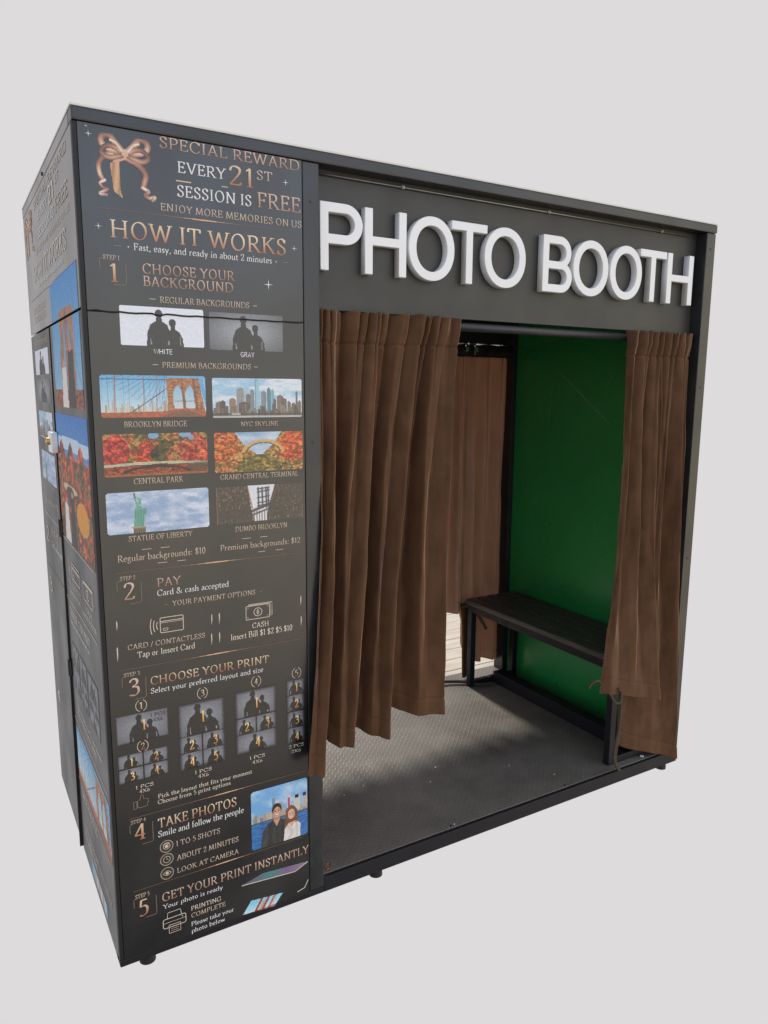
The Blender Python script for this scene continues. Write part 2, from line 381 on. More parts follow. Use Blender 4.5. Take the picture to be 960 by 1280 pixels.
# measured layout of the printed panel, metres
LINES = [
    ('r', 'SPECIAL REWARD', 0.1870, 0.5370, 2.0490, 0.0240, 'rose'),
    ('r', 'EVERY', 0.2270, 0.3420, 2.0010, 0.0240, 'white'),
    ('r', '21', 0.3500, 0.4150, 1.9915, 0.0430, 'gold'),
    ('r', 'ST', 0.4220, 0.4630, 2.0130, 0.0210, 'pale'),
    ('r', 'SESSION IS', 0.2240, 0.4070, 1.9475, 0.0250, 'white'),
    ('r', 'FREE', 0.4230, 0.5390, 1.9480, 0.0350, 'rose'),
    ('r', 'ENJOY MORE MEMORIES ON US', 0.1840, 0.5410, 1.9115, 0.0160, 'pale'),
    ('h', 'HOW IT WORKS', 0.0690, 0.4970, 1.8400, 0.0380, 'gold'),
    ('h', 'Fast, easy, and ready in about 2 minutes', 0.1190, 0.4580, 1.8165, 0.0150, 'white'),
    ('1', 'STEP 1', 0.0500, 0.0860, 1.7905, 0.0100, 'pale'),
    ('1', '1', 0.0620, 0.0830, 1.7420, 0.0400, 'gold'),
    ('1', 'CHOOSE YOUR', 0.1370, 0.3580, 1.7665, 0.0220, 'rose'),
    ('1', 'BACKGROUND', 0.1370, 0.3540, 1.7385, 0.0220, 'rose'),
    ('1', 'REGULAR BACKGROUNDS', 0.1740, 0.3950, 1.7025, 0.0140, 'pale'),
    ('1', 'WHITE', 0.1550, 0.1990, 1.5835, 0.0110, 'sans'),
    ('1', 'GRAY', 0.3700, 0.4060, 1.5820, 0.0120, 'sans'),
    ('1', 'PREMIUM BACKGROUNDS', 0.1730, 0.3960, 1.5515, 0.0130, 'pale'),
    ('1', 'BROOKLYN BRIDGE', 0.0780, 0.2270, 1.4110, 0.0130, 'pale'),
    ('1', 'NYC SKYLINE', 0.3660, 0.4670, 1.4085, 0.0110, 'pale'),
    ('1', 'CENTRAL PARK', 0.0940, 0.2120, 1.2740, 0.0140, 'pale'),
    ('1', 'GRAND CENTRAL TERMINAL', 0.3080, 0.5230, 1.2725, 0.0130, 'pale'),
    ('1', 'STATUE OF LIBERTY', 0.0750, 0.2300, 1.1350, 0.0130, 'pale'),
    ('1', 'DUMBO BROOKLYN', 0.3440, 0.4890, 1.1345, 0.0130, 'pale'),
    ('1', 'Regular backgrounds: $10', 0.0470, 0.2630, 1.0865, 0.0160, 'pale'),
    ('1', 'Premium backgrounds: $12', 0.3020, 0.5270, 1.0880, 0.0150, 'pale'),
    ('2', 'STEP 2', 0.0500, 0.0860, 1.0400, 0.0100, 'pale'),
    ('2', '2', 0.0560, 0.0840, 0.9910, 0.0410, 'rose'),
    ('2', 'PAY', 0.1380, 0.1960, 1.0140, 0.0210, 'rose'),
    ('2', 'Card & cash accepted', 0.1370, 0.3220, 0.9905, 0.0150, 'white'),
    ('2', 'YOUR PAYMENT OPTIONS', 0.1740, 0.3940, 0.9595, 0.0130, 'pale'),
    ('2', 'CARD / CONTACTLESS', 0.0600, 0.2540, 0.8625, 0.0130, 'pale'),
    ('2', 'Tap or Insert Card', 0.0820, 0.2270, 0.8385, 0.0150, 'cream'),
    ('2', 'CASH', 0.3840, 0.4310, 0.8665, 0.0140, 'cream'),
    ('2', 'Insert Bill $1 $2 $5 $10', 0.3230, 0.5000, 0.8425, 0.0160, 'cream'),
    ('3', 'STEP 3', 0.0470, 0.0850, 0.7940, 0.0100, 'pale'),
    ('3', '3', 0.0550, 0.0830, 0.7420, 0.0440, 'rose'),
    ('3', 'CHOOSE YOUR PRINT', 0.1110, 0.4290, 0.7615, 0.0210, 'gold'),
    ('3', 'Select your preferred layout and size', 0.1100, 0.4120, 0.7380, 0.0140, 'white'),
    ('3', '1', 0.0820, 0.0890, 0.7045, 0.0150, 'gold'),
    ('3', '2', 0.0780, 0.0890, 0.5960, 0.0160, 'gold'),
    ('3', '3', 0.2360, 0.2470, 0.7060, 0.0150, 'gold'),
    ('3', '4', 0.3850, 0.3970, 0.7060, 0.0170, 'gold'),
    ('3', '5', 0.5050, 0.5170, 0.7075, 0.0170, 'gold'),
    ('3', '1 PCS', 0.1060, 0.1440, 0.6760, 0.0092, 'ink'),
    ('3', '4X6', 0.1130, 0.1370, 0.6625, 0.0092, 'ink'),
    ('3', '1 PCS', 0.0610, 0.1060, 0.4895, 0.0092, 'cream'),
    ('3', '4X6', 0.0700, 0.0960, 0.4765, 0.0092, 'cream'),
    ('3', '1 PCS', 0.2140, 0.2600, 0.4895, 0.0092, 'cream'),
    ('3', '4X6', 0.2230, 0.2510, 0.4760, 0.0092, 'cream'),
    ('3', '1 PCS', 0.3670, 0.4120, 0.4895, 0.0092, 'cream'),
    ('3', '4X6', 0.3750, 0.4040, 0.4755, 0.0092, 'cream'),
    ('3', '2 PCS', 0.4850, 0.5310, 0.4925, 0.0092, 'cream'),
    ('3', '2X6', 0.4920, 0.5210, 0.4770, 0.0092, 'cream'),
    ('3', 'Pick the layout that fits your moment', 0.1160, 0.3730, 0.4485, 0.0115, 'cream'),
    ('3', 'Choose from 5 print options', 0.1150, 0.3110, 0.4325, 0.0115, 'cream'),
    ('4', 'STEP 4', 0.0450, 0.0820, 0.3965, 0.0100, 'pale'),
    ('4', '4', 0.0510, 0.0820, 0.3485, 0.0430, 'gold'),
    ('4', 'TAKE PHOTOS', 0.1130, 0.3260, 0.3650, 0.0260, 'gold'),
    ('4', 'Smile and follow the people', 0.1120, 0.3460, 0.3390, 0.0170, 'white'),
    ('4', '1 TO 5 SHOTS', 0.1570, 0.2770, 0.2985, 0.0150, 'pale'),
    ('4', 'ABOUT 2 MINUTES', 0.1580, 0.3290, 0.2565, 0.0150, 'pale'),
    ('4', 'LOOK AT CAMERA', 0.1570, 0.3280, 0.2200, 0.0140, 'pale'),
    ('5', 'STEP 5', 0.0460, 0.0820, 0.1825, 0.0120, 'pale'),
    ('5', '5', 0.0520, 0.0780, 0.1300, 0.0460, 'gold'),
    ('5', 'GET YOUR PRINT INSTANTLY', 0.1150, 0.5410, 0.1500, 0.0240, 'rose'),
    ('5', 'Your photo is ready', 0.1160, 0.2800, 0.1275, 0.0125, 'white'),
    ('5', 'PRINTING', 0.1900, 0.2740, 0.0940, 0.0130, 'cream'),
    ('5', 'COMPLETE', 0.1900, 0.2860, 0.0730, 0.0130, 'pale'),
    ('5', 'Please take your', 0.1890, 0.3100, 0.0475, 0.0125, 'white'),
    ('5', 'photo below', 0.1890, 0.2830, 0.0270, 0.0125, 'white'),
]
PICS = {
    'white': (0.0800, 0.2770, 1.6015, 1.6915),
    'gray': (0.2905, 0.4850, 1.5980, 1.6885),
    'bridge': (0.0280, 0.2765, 1.4335, 1.5325),
    'skyline': (0.2935, 0.5365, 1.4300, 1.5290),
    'park': (0.0275, 0.2765, 1.2935, 1.3950),
    'arch': (0.2945, 0.5375, 1.2905, 1.3925),
    'statue': (0.0275, 0.2755, 1.1545, 1.2555),
    'street': (0.2955, 0.5365, 1.1570, 1.2535),
    'lay1': (0.0215, 0.1505, 0.6175, 0.6940),
    'lay2': (0.0215, 0.1460, 0.5125, 0.5890),
    'lay3': (0.1760, 0.2995, 0.5070, 0.6905),
    'lay4': (0.3300, 0.4480, 0.5120, 0.6930),
    'lay5': (0.4795, 0.5350, 0.5065, 0.6975),
    'couple': (0.3680, 0.5400, 0.2125, 0.3905),
    'bow': (0.0420, 0.1770, 1.9265, 2.0600),
    'strip': (0.3345, 0.4600, 0.0200, 0.0845),
    'print': (0.3325, 0.5415, 0.1095, 0.1545),
}
RULES = [
    (0.0430, 0.5110, 1.9005),  # 1.901 1.900
    (0.0410, 0.5210, 1.0600),  # 1.063 1.057
    (0.0370, 0.5180, 0.8130),  # 0.813 0.813
    (0.0410, 0.5350, 0.4125),  # 0.416 0.409
    (0.0410, 0.5230, 0.2065),  # 0.215 0.198
]

# ------------------------------------------------------------------ serif lettering (drawn with a broad-nib pen)
GL = {}
def _glyphs():
    src = r"""
A .72 l0:.07,0 .36,1;l1:.36,1 .65,0;l:.18,.36 .54,.36
B .6 l2:.12,0 .12,1;c:.12,.98 .36,.97 .48,.87 .47,.64 .34,.53 .12,.52;c:.34,.53 .52,.46 .55,.2 .42,.03 .12,.02
C .7 c:.64,.8 .52,.95 .36,1 .14,.85 .05,.5 .14,.15 .37,0 .55,.05 .66,.22;l:.64,.98 .64,.74
D .78 l2:.12,0 .12,1;c:.12,.98 .45,.97 .68,.78 .72,.5 .68,.22 .45,.03 .12,.02
E .58 l2:.12,0 .12,1;l:.12,.98 .5,.98 .5,.8;l:.12,.52 .4,.52;l:.4,.62 .4,.42;l:.12,.02 .52,.02 .55,.22
F .54 l2:.12,0 .12,1;l:.12,.98 .5,.98 .5,.78;l:.12,.5 .4,.5;l:.4,.6 .4,.4
G .78 c:.66,.8 .52,.96 .36,1 .14,.85 .05,.5 .14,.15 .38,0 .56,.03 .67,.1;l1:.67,.08 .67,.42;l:.66,.98 .66,.76
H .8 l2:.13,0 .13,1;l2:.67,0 .67,1;l:.13,.52 .67,.52
I .3 l2:.15,0 .15,1
J .4 c1:.04,.0 .16,.02 .22,.2 .22,1
K .7 l2:.12,0 .12,1;l1:.14,.48 .56,1;l1:.28,.6 .65,0
L .56 l2:.12,0 .12,1;l:.12,.02 .5,.02 .53,.24
M .92 l0:.1,0 .17,1;l:.17,1 .46,.06;l:.46,.06 .75,1;l1:.75,1 .82,0
N .8 l2:.13,0 .13,1;l:.12,1 .67,.02;l1:.67,.02 .67,1
O .8 o:.4,.5 .34,.5
P .58 l2:.12,0 .12,1;c:.12,.98 .38,.97 .51,.85 .51,.62 .37,.47 .12,.46
R .68 l2:.12,0 .12,1;c:.12,.98 .38,.97 .5,.85 .5,.64 .36,.5 .12,.49;l1:.3,.5 .63,0
S .52 c:.43,.8 .38,.95 .25,1 .1,.9 .1,.7 .26,.54 .42,.4 .45,.18 .32,.02 .16,.02 .06,.22;l:.44,.97 .44,.76;l:.06,.03 .06,.26
T .66 l0:.33,0 .33,.98;l:.04,.78 .04,.98 .62,.98 .62,.78
U .76 c2:.12,1 .12,.3 .22,.05 .4,0 .58,.08 .64,.3 .64,1
V .7 l0:.06,1 .35,0;l1:.35,0 .64,1
W 1.0 l0:.05,1 .28,0;l:.28,0 .5,.95;l:.5,.95 .72,0;l1:.72,0 .95,1
X .7 l2:.08,0 .62,1;l2:.08,1 .64,0
Y .66 l0:.05,1 .33,.48;l1:.33,.48 .62,1;l0:.33,0 .33,.48
a .44 c:.08,.5 .18,.62 .3,.58 .34,.45 .34,.1 .42,.02;c:.34,.38 .16,.34 .07,.2 .1,.04 .2,.02 .34,.12
b .52 l:.1,1.05 .1,.02;c:.1,.45 .25,.62 .42,.55 .48,.32 .42,.08 .25,0 .1,.08
c .42 c:.38,.48 .28,.61 .14,.55 .06,.32 .12,.08 .25,0 .4,.12
d .54 c:.42,.5 .28,.62 .12,.54 .06,.3 .12,.06 .26,0 .42,.12;l1:.42,1.05 .42,0
e .44 c:.08,.34 .39,.36 .37,.52 .25,.62 .12,.55 .06,.32 .12,.08 .25,0 .4,.12
f .32 c0:.14,0 .14,.8 .2,1.02 .36,1;l:.03,.6 .3,.6
g .48 o:.22,.42 .14,.19;c:.14,.26 .08,.14 .2,.06 .38,.02 .38,-.2 .2,-.32 .05,-.22 .1,-.06 .24,.04;l:.34,.55 .46,.6
h .54 l1:.1,1.05 .1,0;c1:.1,.42 .24,.6 .38,.58 .42,.4 .42,0
i .26 l1:.12,.6 .12,0;d:.12,.86
k .5 l1:.1,1.05 .1,0;l:.12,.3 .4,.6;l1:.2,.38 .46,0
l .26 l1:.12,1.05 .12,0
m .8 l1:.1,.6 .1,0;c1:.1,.42 .24,.6 .36,.56 .39,.4 .39,0;c1:.39,.42 .52,.6 .64,.56 .68,.4 .68,0
n .54 l1:.1,.6 .1,0;c1:.1,.42 .24,.6 .38,.58 .42,.4 .42,0
o .5 o:.25,.31 .19,.31
p .52 l1:.1,.6 .1,-.32;c:.1,.45 .25,.62 .42,.55 .47,.32 .42,.08 .25,0 .1,.1
r .36 l1:.1,.6 .1,0;c:.1,.4 .2,.58 .34,.56
s .36 c:.3,.48 .2,.61 .09,.54 .1,.4 .26,.25 .3,.1 .2,0 .06,.1
t .32 c:.13,.8 .13,.12 .2,0 .32,.06;l:.03,.6 .3,.6
u .54 c:.1,.6 .1,.15 .2,0 .33,.05 .42,.2;l1:.42,.6 .42,0
w .7 l0:.05,.6 .2,0;l:.2,0 .35,.55;l:.35,.55 .5,0;l1:.5,0 .66,.6
y .48 l0:.05,.6 .24,.02;l0:.43,.6 .12,-.32
z .42 l:.06,.48 .06,.58 .36,.58 .05,.02 .38,.02 .39,.14
0 .52 o:.26,.5 .2,.5
1 .34 l0:.18,0 .18,1;l:.18,1 .05,.84
2 .5 c:.06,.75 .12,.95 .26,1 .4,.9 .4,.68 .24,.35 .05,.03;l:.05,.03 .42,.03 .45,.18
3 .48 c:.08,.82 .2,.99 .37,.93 .38,.7 .18,.54;c:.18,.54 .4,.48 .44,.22 .3,.02 .06,.06
4 .52 l:.36,1 .05,.3 .47,.3;l1:.36,1 .36,0
5 .48 l:.42,.97 .15,.97 .11,.56;c:.11,.56 .3,.6 .43,.42 .38,.12 .22,0 .06,.04
6 .5 c:.42,.98 .2,.82 .08,.4 .14,.08 .27,0 .42,.12 .44,.34 .32,.54 .18,.5 .09,.36
8 .5 o:.25,.76 .15,.23;o:.25,.27 .2,.27
. .2 d:.1,.05
, .22 d:.1,.05;l:.12,.05 .06,-.14
: .24 d:.12,.06;d:.12,.54
/ .42 l:.04,-.1 .38,1.05
$ .52 c:.43,.76 .36,.88 .25,.92 .12,.84 .12,.66 .26,.52 .42,.38 .44,.18 .32,.07 .16,.08 .06,.24;l:.25,-.1 .25,1.08
& .8 c:.72,.5 .5,.1 .28,0 .08,.15 .12,.38 .4,.62 .42,.85 .3,1 .18,.88 .22,.66 .6,.1 .76,.02
"""
    for ln in src.strip().split("\n"):
        ch, w, rest = ln.split(" ", 2)
        st = []
        for s in rest.split(";"):
            head, pts = s.split(":")
            st.append((head[0], head[1:], [tuple(float(v) for v in p.split(",")) for p in pts.split()]))
        GL[ch] = (float(w), st)
_glyphs()
SANS = {
    'W': (.95, ["0,1 .24,0 .47,.95 .71,0 .95,1"]), 'H': (.72, ["0,0 0,1", ".6,0 .6,1", "0,.52 .6,.52"]), 'I': (.2, [".05,0 .05,1"]),
    'T': (.62, ["0,1 .6,1", ".3,0 .3,1"]), 'E': (.56, [".5,1 0,1 0,0 .5,0", "0,.52 .44,.52"]), 'G': (.75, [".62,.82 .36,1 .06,.75 .03,.4 .3,0 .62,.12 .62,.45 .38,.45"]),
    'R': (.64, ["0,0 0,1 .4,1 .52,.78 .38,.52 0,.52", ".3,.52 .56,0"]), 'A': (.66, ["0,0 .3,1 .6,0", ".1,.35 .5,.35"]), 'Y': (.6, ["0,1 .28,.48 .56,1", ".28,.48 .28,0"]),
}
STY = {  # (top colour, bottom colour) in display values: copper foil, silver, cream ink
    'rose': ((206, 180, 162), (164, 124, 102)), 'gold': ((228, 206, 174), (172, 114, 84)), 'pale': ((200, 184, 166), (186, 162, 138)),
    'cream': ((220, 210, 196), (212, 198, 180)), 'white': ((226, 224, 222), (218, 216, 214)), 'sans': ((232, 232, 236), (232, 232, 236)),
    'num': ((250, 222, 150), (210, 132, 62)), 'ink': ((60, 58, 56), (60, 58, 56)), 'line': ((196, 160, 130), (196, 160, 130)), 'icon': ((200, 186, 168), (182, 160, 138)),
    'dim': ((134, 118, 102), (126, 108, 92)),
}

class Ink:
    """flat printed shapes on a panel plane. axis 'front': (x, z) on y = 0; 'side': (y, z) on x = 0, read from outside"""
    def __init__(self, axis='front', off=0.0009):
        self.v, self.f, self.c = [], [], []
        self.axis, self.off, self.k = axis, off, 0
    def P(self, a, z, d):
        if self.axis == 'front': return (a, -d, z)
        return (-d, a, z)
    def poly(self, quads, colf):
        d = self.off + 0.00003 * (self.k % 9); self.k += 1
        for q in quads:
            i = len(self.v)
            for a, z in q: self.v.append(self.P(a, z, d))
            self.f.append(tuple(range(i, i + len(q))))
            self.c += [colf(a, z) for a, z in q]
    def stroke(self, pts, wf, colf, closed=False):
        P = [np.array(p, float) for p in pts]
        n = len(P); Ls, Rs = [], []
        for i in range(n):
            if closed: t = P[(i + 1) % n] - P[(i - 1) % n]
            else: t = P[min(i + 1, n - 1)] - P[max(i - 1, 0)]
            t = t / (np.linalg.norm(t) + 1e-12)
            nn = np.array([-t[1], t[0]]); w = wf(t) / 2
            Ls.append(P[i] + nn * w); Rs.append(P[i] - nn * w)
        m = n if closed else n - 1
        self.poly([[Ls[i], Rs[i], Rs[(i + 1) % n], Ls[(i + 1) % n]] for i in range(m)], colf)
    def ring(self, cx, cz, rx, rz, w, colf, n=28, a0=0, a1=360):
        cl = (a1 - a0) >= 360
        ang = np.linspace(R(a0), R(a1), n, endpoint=not cl)
        self.stroke([(cx + rx * math.cos(a), cz + rz * math.sin(a)) for a in ang], lambda t: w, colf, closed=cl)
    def disc(self, cx, cz, rx, rz, colf, n=14):
        self.poly([[(cx + rx * math.cos(a), cz + rz * math.sin(a)) for a in np.linspace(0, 2 * math.pi, n, endpoint=False)]], colf)
    def text(self, s, x0, x1, zb, cap, sty, weight=1.0, mirror=False):
        top, bot = lin(STY[sty][0]), lin(STY[sty][1])
        def colf(a, z):
            t = min(1, max(0, (z - zb) / cap))
            if sty in ('rose', 'gold', 'num'): t = min(1, max(0, t + .28 * math.sin(a * 41 + zb * 23)))   # printed tone varies along the line
            return (*(bot + (top - bot) * t), 1.0)
        sans = sty == 'sans'
        adv = 0; items = []
        caps = s.upper() == s
        gap = 0.10 if caps else 0.055
        for ch in s:
            if ch == ' ': adv += 0.30; continue
            if sans: w, st = SANS[ch]; g = 0.16
            else: w, st = GL[ch]; g = gap
            items.append((adv, ch)); adv += w + g
        adv -= (gap if not sans else 0.16)
        sx = (x1 - x0) / adv
        for a0, ch in items:
            def T(p): return (x0 + (a0 + p[0]) * sx, zb + p[1] * cap)
            k = min(sx, cap) if abs(sx) > 0 else cap
            k = (abs(sx) + cap) / 2
            if sans:
                for ln in SANS[ch][1]:
                    pts = [tuple(float(v) for v in p.split(",")) for p in ln.split()]
                    dense = pts
                    self.stroke([T(p) for p in dense], lambda t: 0.12 * k, colf)
                continue
            TH, TN = 0.122 * weight, 0.046 * weight
            def wf(t):
                ang = math.atan2(t[1], t[0])
                return (TN + (TH - TN) * abs(math.sin(ang - R(22))) ** 1.4) * k
            for kind, fl, pts in GL[ch][1]:
                if kind == 'd':
                    x, z = T(pts[0]); self.disc(x, z, 0.075 * abs(sx), 0.075 * cap, colf, 10); continue
                if kind == 'o':
                    (cx, cz), (rx, rz) = pts
                    e = [T((cx + rx * 0.93 * math.cos(q), cz + rz * math.sin(q))) for q in np.linspace(0, 2 * math.pi, 26, endpoint=False)]
                    self.stroke(e, wf, colf, closed=True); continue
                if kind == 'c':
                    self.stroke([T(p) for p in catmull(pts, 6)], wf, colf)
                else:
                    for i in range(len(pts) - 1):
                        self.stroke([T(pts[i]), T(pts[i + 1])], wf, colf)
                ends = {'0': [0], '1': [-1], '2': [0, -1]}.get(fl, [])
                for e in ends:
                    p = pts[e]
                    if ch.islower() and p[1] > 0.3: q = [(p[0] - .10, p[1] - .02), (p[0] + .02, p[1])]
                    else: q = [(p[0] - .12, p[1]), (p[0] + .12, p[1])]
                    dz = 0.02 if p[1] < 0.3 else -0.02
                    self.stroke([T((a, b + dz)) for a, b in q], lambda t: 0.05 * cap, colf)
    def build(self, name, parent, mat=None, label=None):
        me = bpy.data.meshes.new(name)
        me.from_pydata(self.v, [], self.f)
        ca = me.color_attributes.new("Col", 'FLOAT_COLOR', 'CORNER')
        idx = [i for f in self.f for i in f]
        ca.data.foreach_set("color", np.array([self.c[i] for i in idx], dtype=np.float32).ravel())
        return mesh_obj(name, me, mat or (M_INK if self.axis == 'front' else M_INK_SIDE), parent, label)

def flat(sty, gain=1.0):
    c = lin(STY[sty][0]) * gain
    return lambda a, z: (*c, 1.0)

# ------------------------------------------------------------------ printed pictures (small painter, one coloured cell per print dot)
class Canvas:
    def __init__(s, nx, ny, bg):
        s.nx, s.ny = nx, ny
        s.U, s.V = np.meshgrid((np.arange(nx) + .5) / nx, (np.arange(ny) + .5) / ny)
        s.C = np.ones((ny, nx, 3)) * np.array(bg, float)
        s.A = np.ones((ny, nx), bool)
    def put(s, mask, col, a=1.0):
        col = np.array(col, float)
        if col.ndim == 1: col = np.broadcast_to(col, s.C.shape)
        a = np.clip(np.asarray(a, float) * mask, 0, 1)[..., None]
        s.C = s.C * (1 - a) + col * a
    def poly(s, pts):
        m = np.zeros_like(s.U, bool); n = len(pts)
        for i in range(n):
            x0, y0 = pts[i]; x1, y1 = pts[(i + 1) % n]
            if y0 == y1: continue
            c = ((y0 > s.V) != (y1 > s.V)) & (s.U < (x1 - x0) * (s.V - y0) / (y1 - y0) + x0)
            m ^= c
        return m
    def rect(s, u0, v0, u1, v1): return (s.U >= u0) & (s.U <= u1) & (s.V >= v0) & (s.V <= v1)
    def ell(s, cx, cy, rx, ry): return ((s.U - cx) / rx) ** 2 + ((s.V - cy) / ry) ** 2 < 1
    def line(s, p, q, w, asp):
        px, py = p; qx, qy = q
        ax, ay = (qx - px) * asp, (qy - py)
        L2 = ax * ax + ay * ay + 1e-12
        t = np.clip(((s.U - px) * asp * ax + (s.V - py) * ay) / L2, 0, 1)
        d = np.hypot((s.U - px) * asp - t * ax, (s.V - py) - t * ay)
        return np.clip(1.2 - d / w, 0, 1)
    def noise(s, su, sv, oct=3):
        out = np.zeros_like(s.U); amp = 1.0; tot = 0
        for o in range(oct):
            gx, gy = int(su * 2 ** o) + 2, int(sv * 2 ** o) + 2
            g = rng.random((gy + 1, gx + 1))
            x = s.U * (gx - 1); y = s.V * (gy - 1)
            i = x.astype(int); j = y.astype(int); fx = x - i; fy = y - j
            fx = fx * fx * (3 - 2 * fx); fy = fy * fy * (3 - 2 * fy)
            out += amp * ((g[j, i] * (1 - fx) + g[j, i + 1] * fx) * (1 - fy) + (g[j + 1, i] * (1 - fx) + g[j + 1, i + 1] * fx) * fy)
            tot += amp; amp *= 0.55
        return out / tot
    def gradv(s, c0, c1):
        return np.array(c0, float) * (1 - s.V[..., None]) + np.array(c1, float) * s.V[..., None]
    def round(s, asp, r):
        x = np.abs(s.U - .5) * asp; y = np.abs(s.V - .5)
        qx = np.maximum(x - (.5 * asp - r), 0); qy = np.maximum(y - (.5 - r), 0)
        s.A &= np.hypot(qx, qy) <= r

def build_picture(cv, rect, parent, label, axis='front', off=0.0006, gain=0.92, shear=None):
    x0, x1, z0, z1 = rect
    nx, ny = cv.nx, cv.ny
    vs = np.empty(((ny + 1) * (nx + 1), 3))
    a = np.linspace(x0, x1, nx + 1); z = np.linspace(z1, z0, ny + 1)
    AA, ZZ = np.meshgrid(a, z)
    if shear is not None: ZZ = ZZ + shear(np.linspace(0, 1, nx + 1))[None, :]
    if axis == 'front': vs = np.stack([AA, np.full_like(AA, -off), ZZ], -1).reshape(-1, 3)
    else: vs = np.stack([np.full_like(AA, -off), AA, ZZ], -1).reshape(-1, 3)
    faces, cols = [], []
    grain = rng.normal(0, 5.5, (ny, nx, 1)) + rng.normal(0, 2.5, (ny, nx, 3))
    L = lin(np.clip(cv.C + grain, 0, 255)) * gain
    for j in range(ny):
        for i in range(nx):
            if not cv.A[j, i]: continue
            k = j * (nx + 1) + i
            faces.append((k, k + nx + 1, k + nx + 2, k + 1)); cols.append(L[j, i])
    me = bpy.data.meshes.new("printed_picture")
    me.from_pydata(vs.tolist(), [], faces)
    ca = me.color_attributes.new("Col", 'FLOAT_COLOR', 'CORNER')
    arr = np.ones((len(faces), 4, 4), np.float32)
    arr[:, :, :3] = np.array(cols)[:, None, :]
    ca.data.foreach_set("color", arr.ravel())
    return mesh_obj("printed_picture", me, M_PRINT if axis == 'front' else M_INK_SIDE, parent, label)

def silhouettes(cv, u0=0., v0=0., u1=1., v1=1., col=(52, 51, 50), su=1.0):
    """dark back-view of a couple inside the given box"""
    def X(u): return u0 + (u1 - u0) * (0.52 + (u - 0.52) * su)
    def Y(v): return v0 + (v1 - v0) * v
    box_ = cv.rect(u0, v0, u1, v1)
    m = cv.ell(X(.453), Y(.17), .046 * (u1 - u0) * su, .115 * (v1 - v0))
    man = [(.30, 1), (.312, .66), (.35, .45), (.415, .36), (.425, .24), (.483, .24), (.49, .36), (.55, .44), (.582, .6), (.59, 1)]
    wom = [(.56, 1), (.565, .64), (.59, .56), (.592, .44), (.642, .44), (.645, .55), (.70, .63), (.735, .78), (.745, 1)]
    m |= cv.poly([(X(a), Y(b)) for a, b in man]) | cv.poly([(X(a), Y(b)) for a, b in wom])
    m |= cv.ell(X(.613), Y(.39), .043 * (u1 - u0) * su, .11 * (v1 - v0))
    m &= box_
    cv.put(m, col)
    for a in (.352, .562, .705):
        s = cv.poly([(X(a - .006), Y(.97)), (X(a), Y(.72)), (X(a + .010), Y(.97))]) & box_
        cv.put(s, (170, 172, 176), .8)

def pic_plain(bg, vign):
    cv = Canvas(110, 52, bg)
    if vign:
        d = np.hypot((cv.U - .5) * 1.1, (cv.V - .5) * 1.0)
        cv.C = np.array((178, 180, 186.)) * (1 - d[..., None] * .62)
    silhouettes(cv, col=(58, 56, 54))
    cv.round(2.2, .06)
    return cv

def pic_bridge(nx=140, ny=58, side=False):
    cv = Canvas(nx, ny, (0, 0, 0)); asp = 2.5
    cv.C = cv.gradv((112, 176, 216), (218, 228, 232)) + (cv.noise(6, 4)[..., None] - .5) * 14
    for i in range(40):                                  # far city
        u = .02 + i * .0165; w = .006 + .012 * rng.random(); h = .06 + .16 * rng.random() * (0.5 + math.sin(i * .4) ** 2)
        g = 140 + 70 * rng.random()
        cv.put(cv.rect(u, .86 - h, u + w, .92), (g + 12, g, g * .86), .85)
    for i in range(13):                                  # stay fan
        cv.put(cv.line((.62, -.25), (-.05 + i * .055, .05 + .075 * i), .008, asp), (58, 66, 92), .45)
        cv.put(cv.line((.02 + i * .048, .04), (.02 + i * .048, .84), .006, asp), (88, 98, 122), .34)
    cv.put(cv.line((0, .09), (.62, .10), .013, asp), (46, 54, 92), .8)
    for u in (.135, .40, .525):
        cv.put(cv.line((u, .0), (u - .01, .86), .018 if u < .2 else .010, asp), (176, 88, 68), .85)
    cv.put(cv.line((.22, .98), (.62, .30), .012, asp), (54, 44, 46), .9)
    tw = cv.poly([(.615, .05), (.93, .05), (1.0, .95), (.625, .95)])
    sn = cv.noise(44, 30, 3) - .5
    stone = np.stack([168 + 120 * sn, 116 + 100 * sn, 82 + 80 * sn], -1)
    cv.put(tw, stone)
    for u in (.72, .838):                                # two pointed arches
        a = cv.poly([(u - .035, .8), (u - .045, .45), (u - .03, .32), (u + .005, .22), (u + .045, .36), (u + .055, .8)])
        cv.put(a, cv.gradv((120, 178, 216), (222, 222, 214)))
        cv.put(cv.line((u - .035, .62), (u + .055, .60), .01, asp), (110, 80, 66), .7)
    cv.put(cv.poly([(.75, .05), (.775, .05), (.80, .9), (.775, .9)]), (118, 74, 52), .45)
    cv.put(cv.poly([(.86, .05), (.89, .05), (.93, .9), (.90, .9)]), (112, 70, 50), .5)
    cv.put(cv.poly([(.93, .05), (.97, .05), (1, .4), (1, .8)]), (110, 168, 214))
    deck = cv.poly([(0, .88), (.55, .86), (.8, .78), (1, .86), (1, 1), (0, 1)])
    cv.put(deck, np.stack([176 + 80 * (cv.noise(40, 20) - .5), 98 + 60 * (cv.noise(40, 20) - .5), 70 + 50 * (cv.noise(40, 20) - .5)], -1))
    cv.put(cv.poly([(.55, 1), (.79, .8), (1, 1)]), (120, 92, 76), .8)
    cv.put(cv.line((.60, .2), (.61, .85), .012, asp), (214, 200, 184), .9)
    cv.put(cv.ell(.795, .82, .014, .035), (190, 96, 56))
    if not side: cv.round(asp, .07)
    return cv

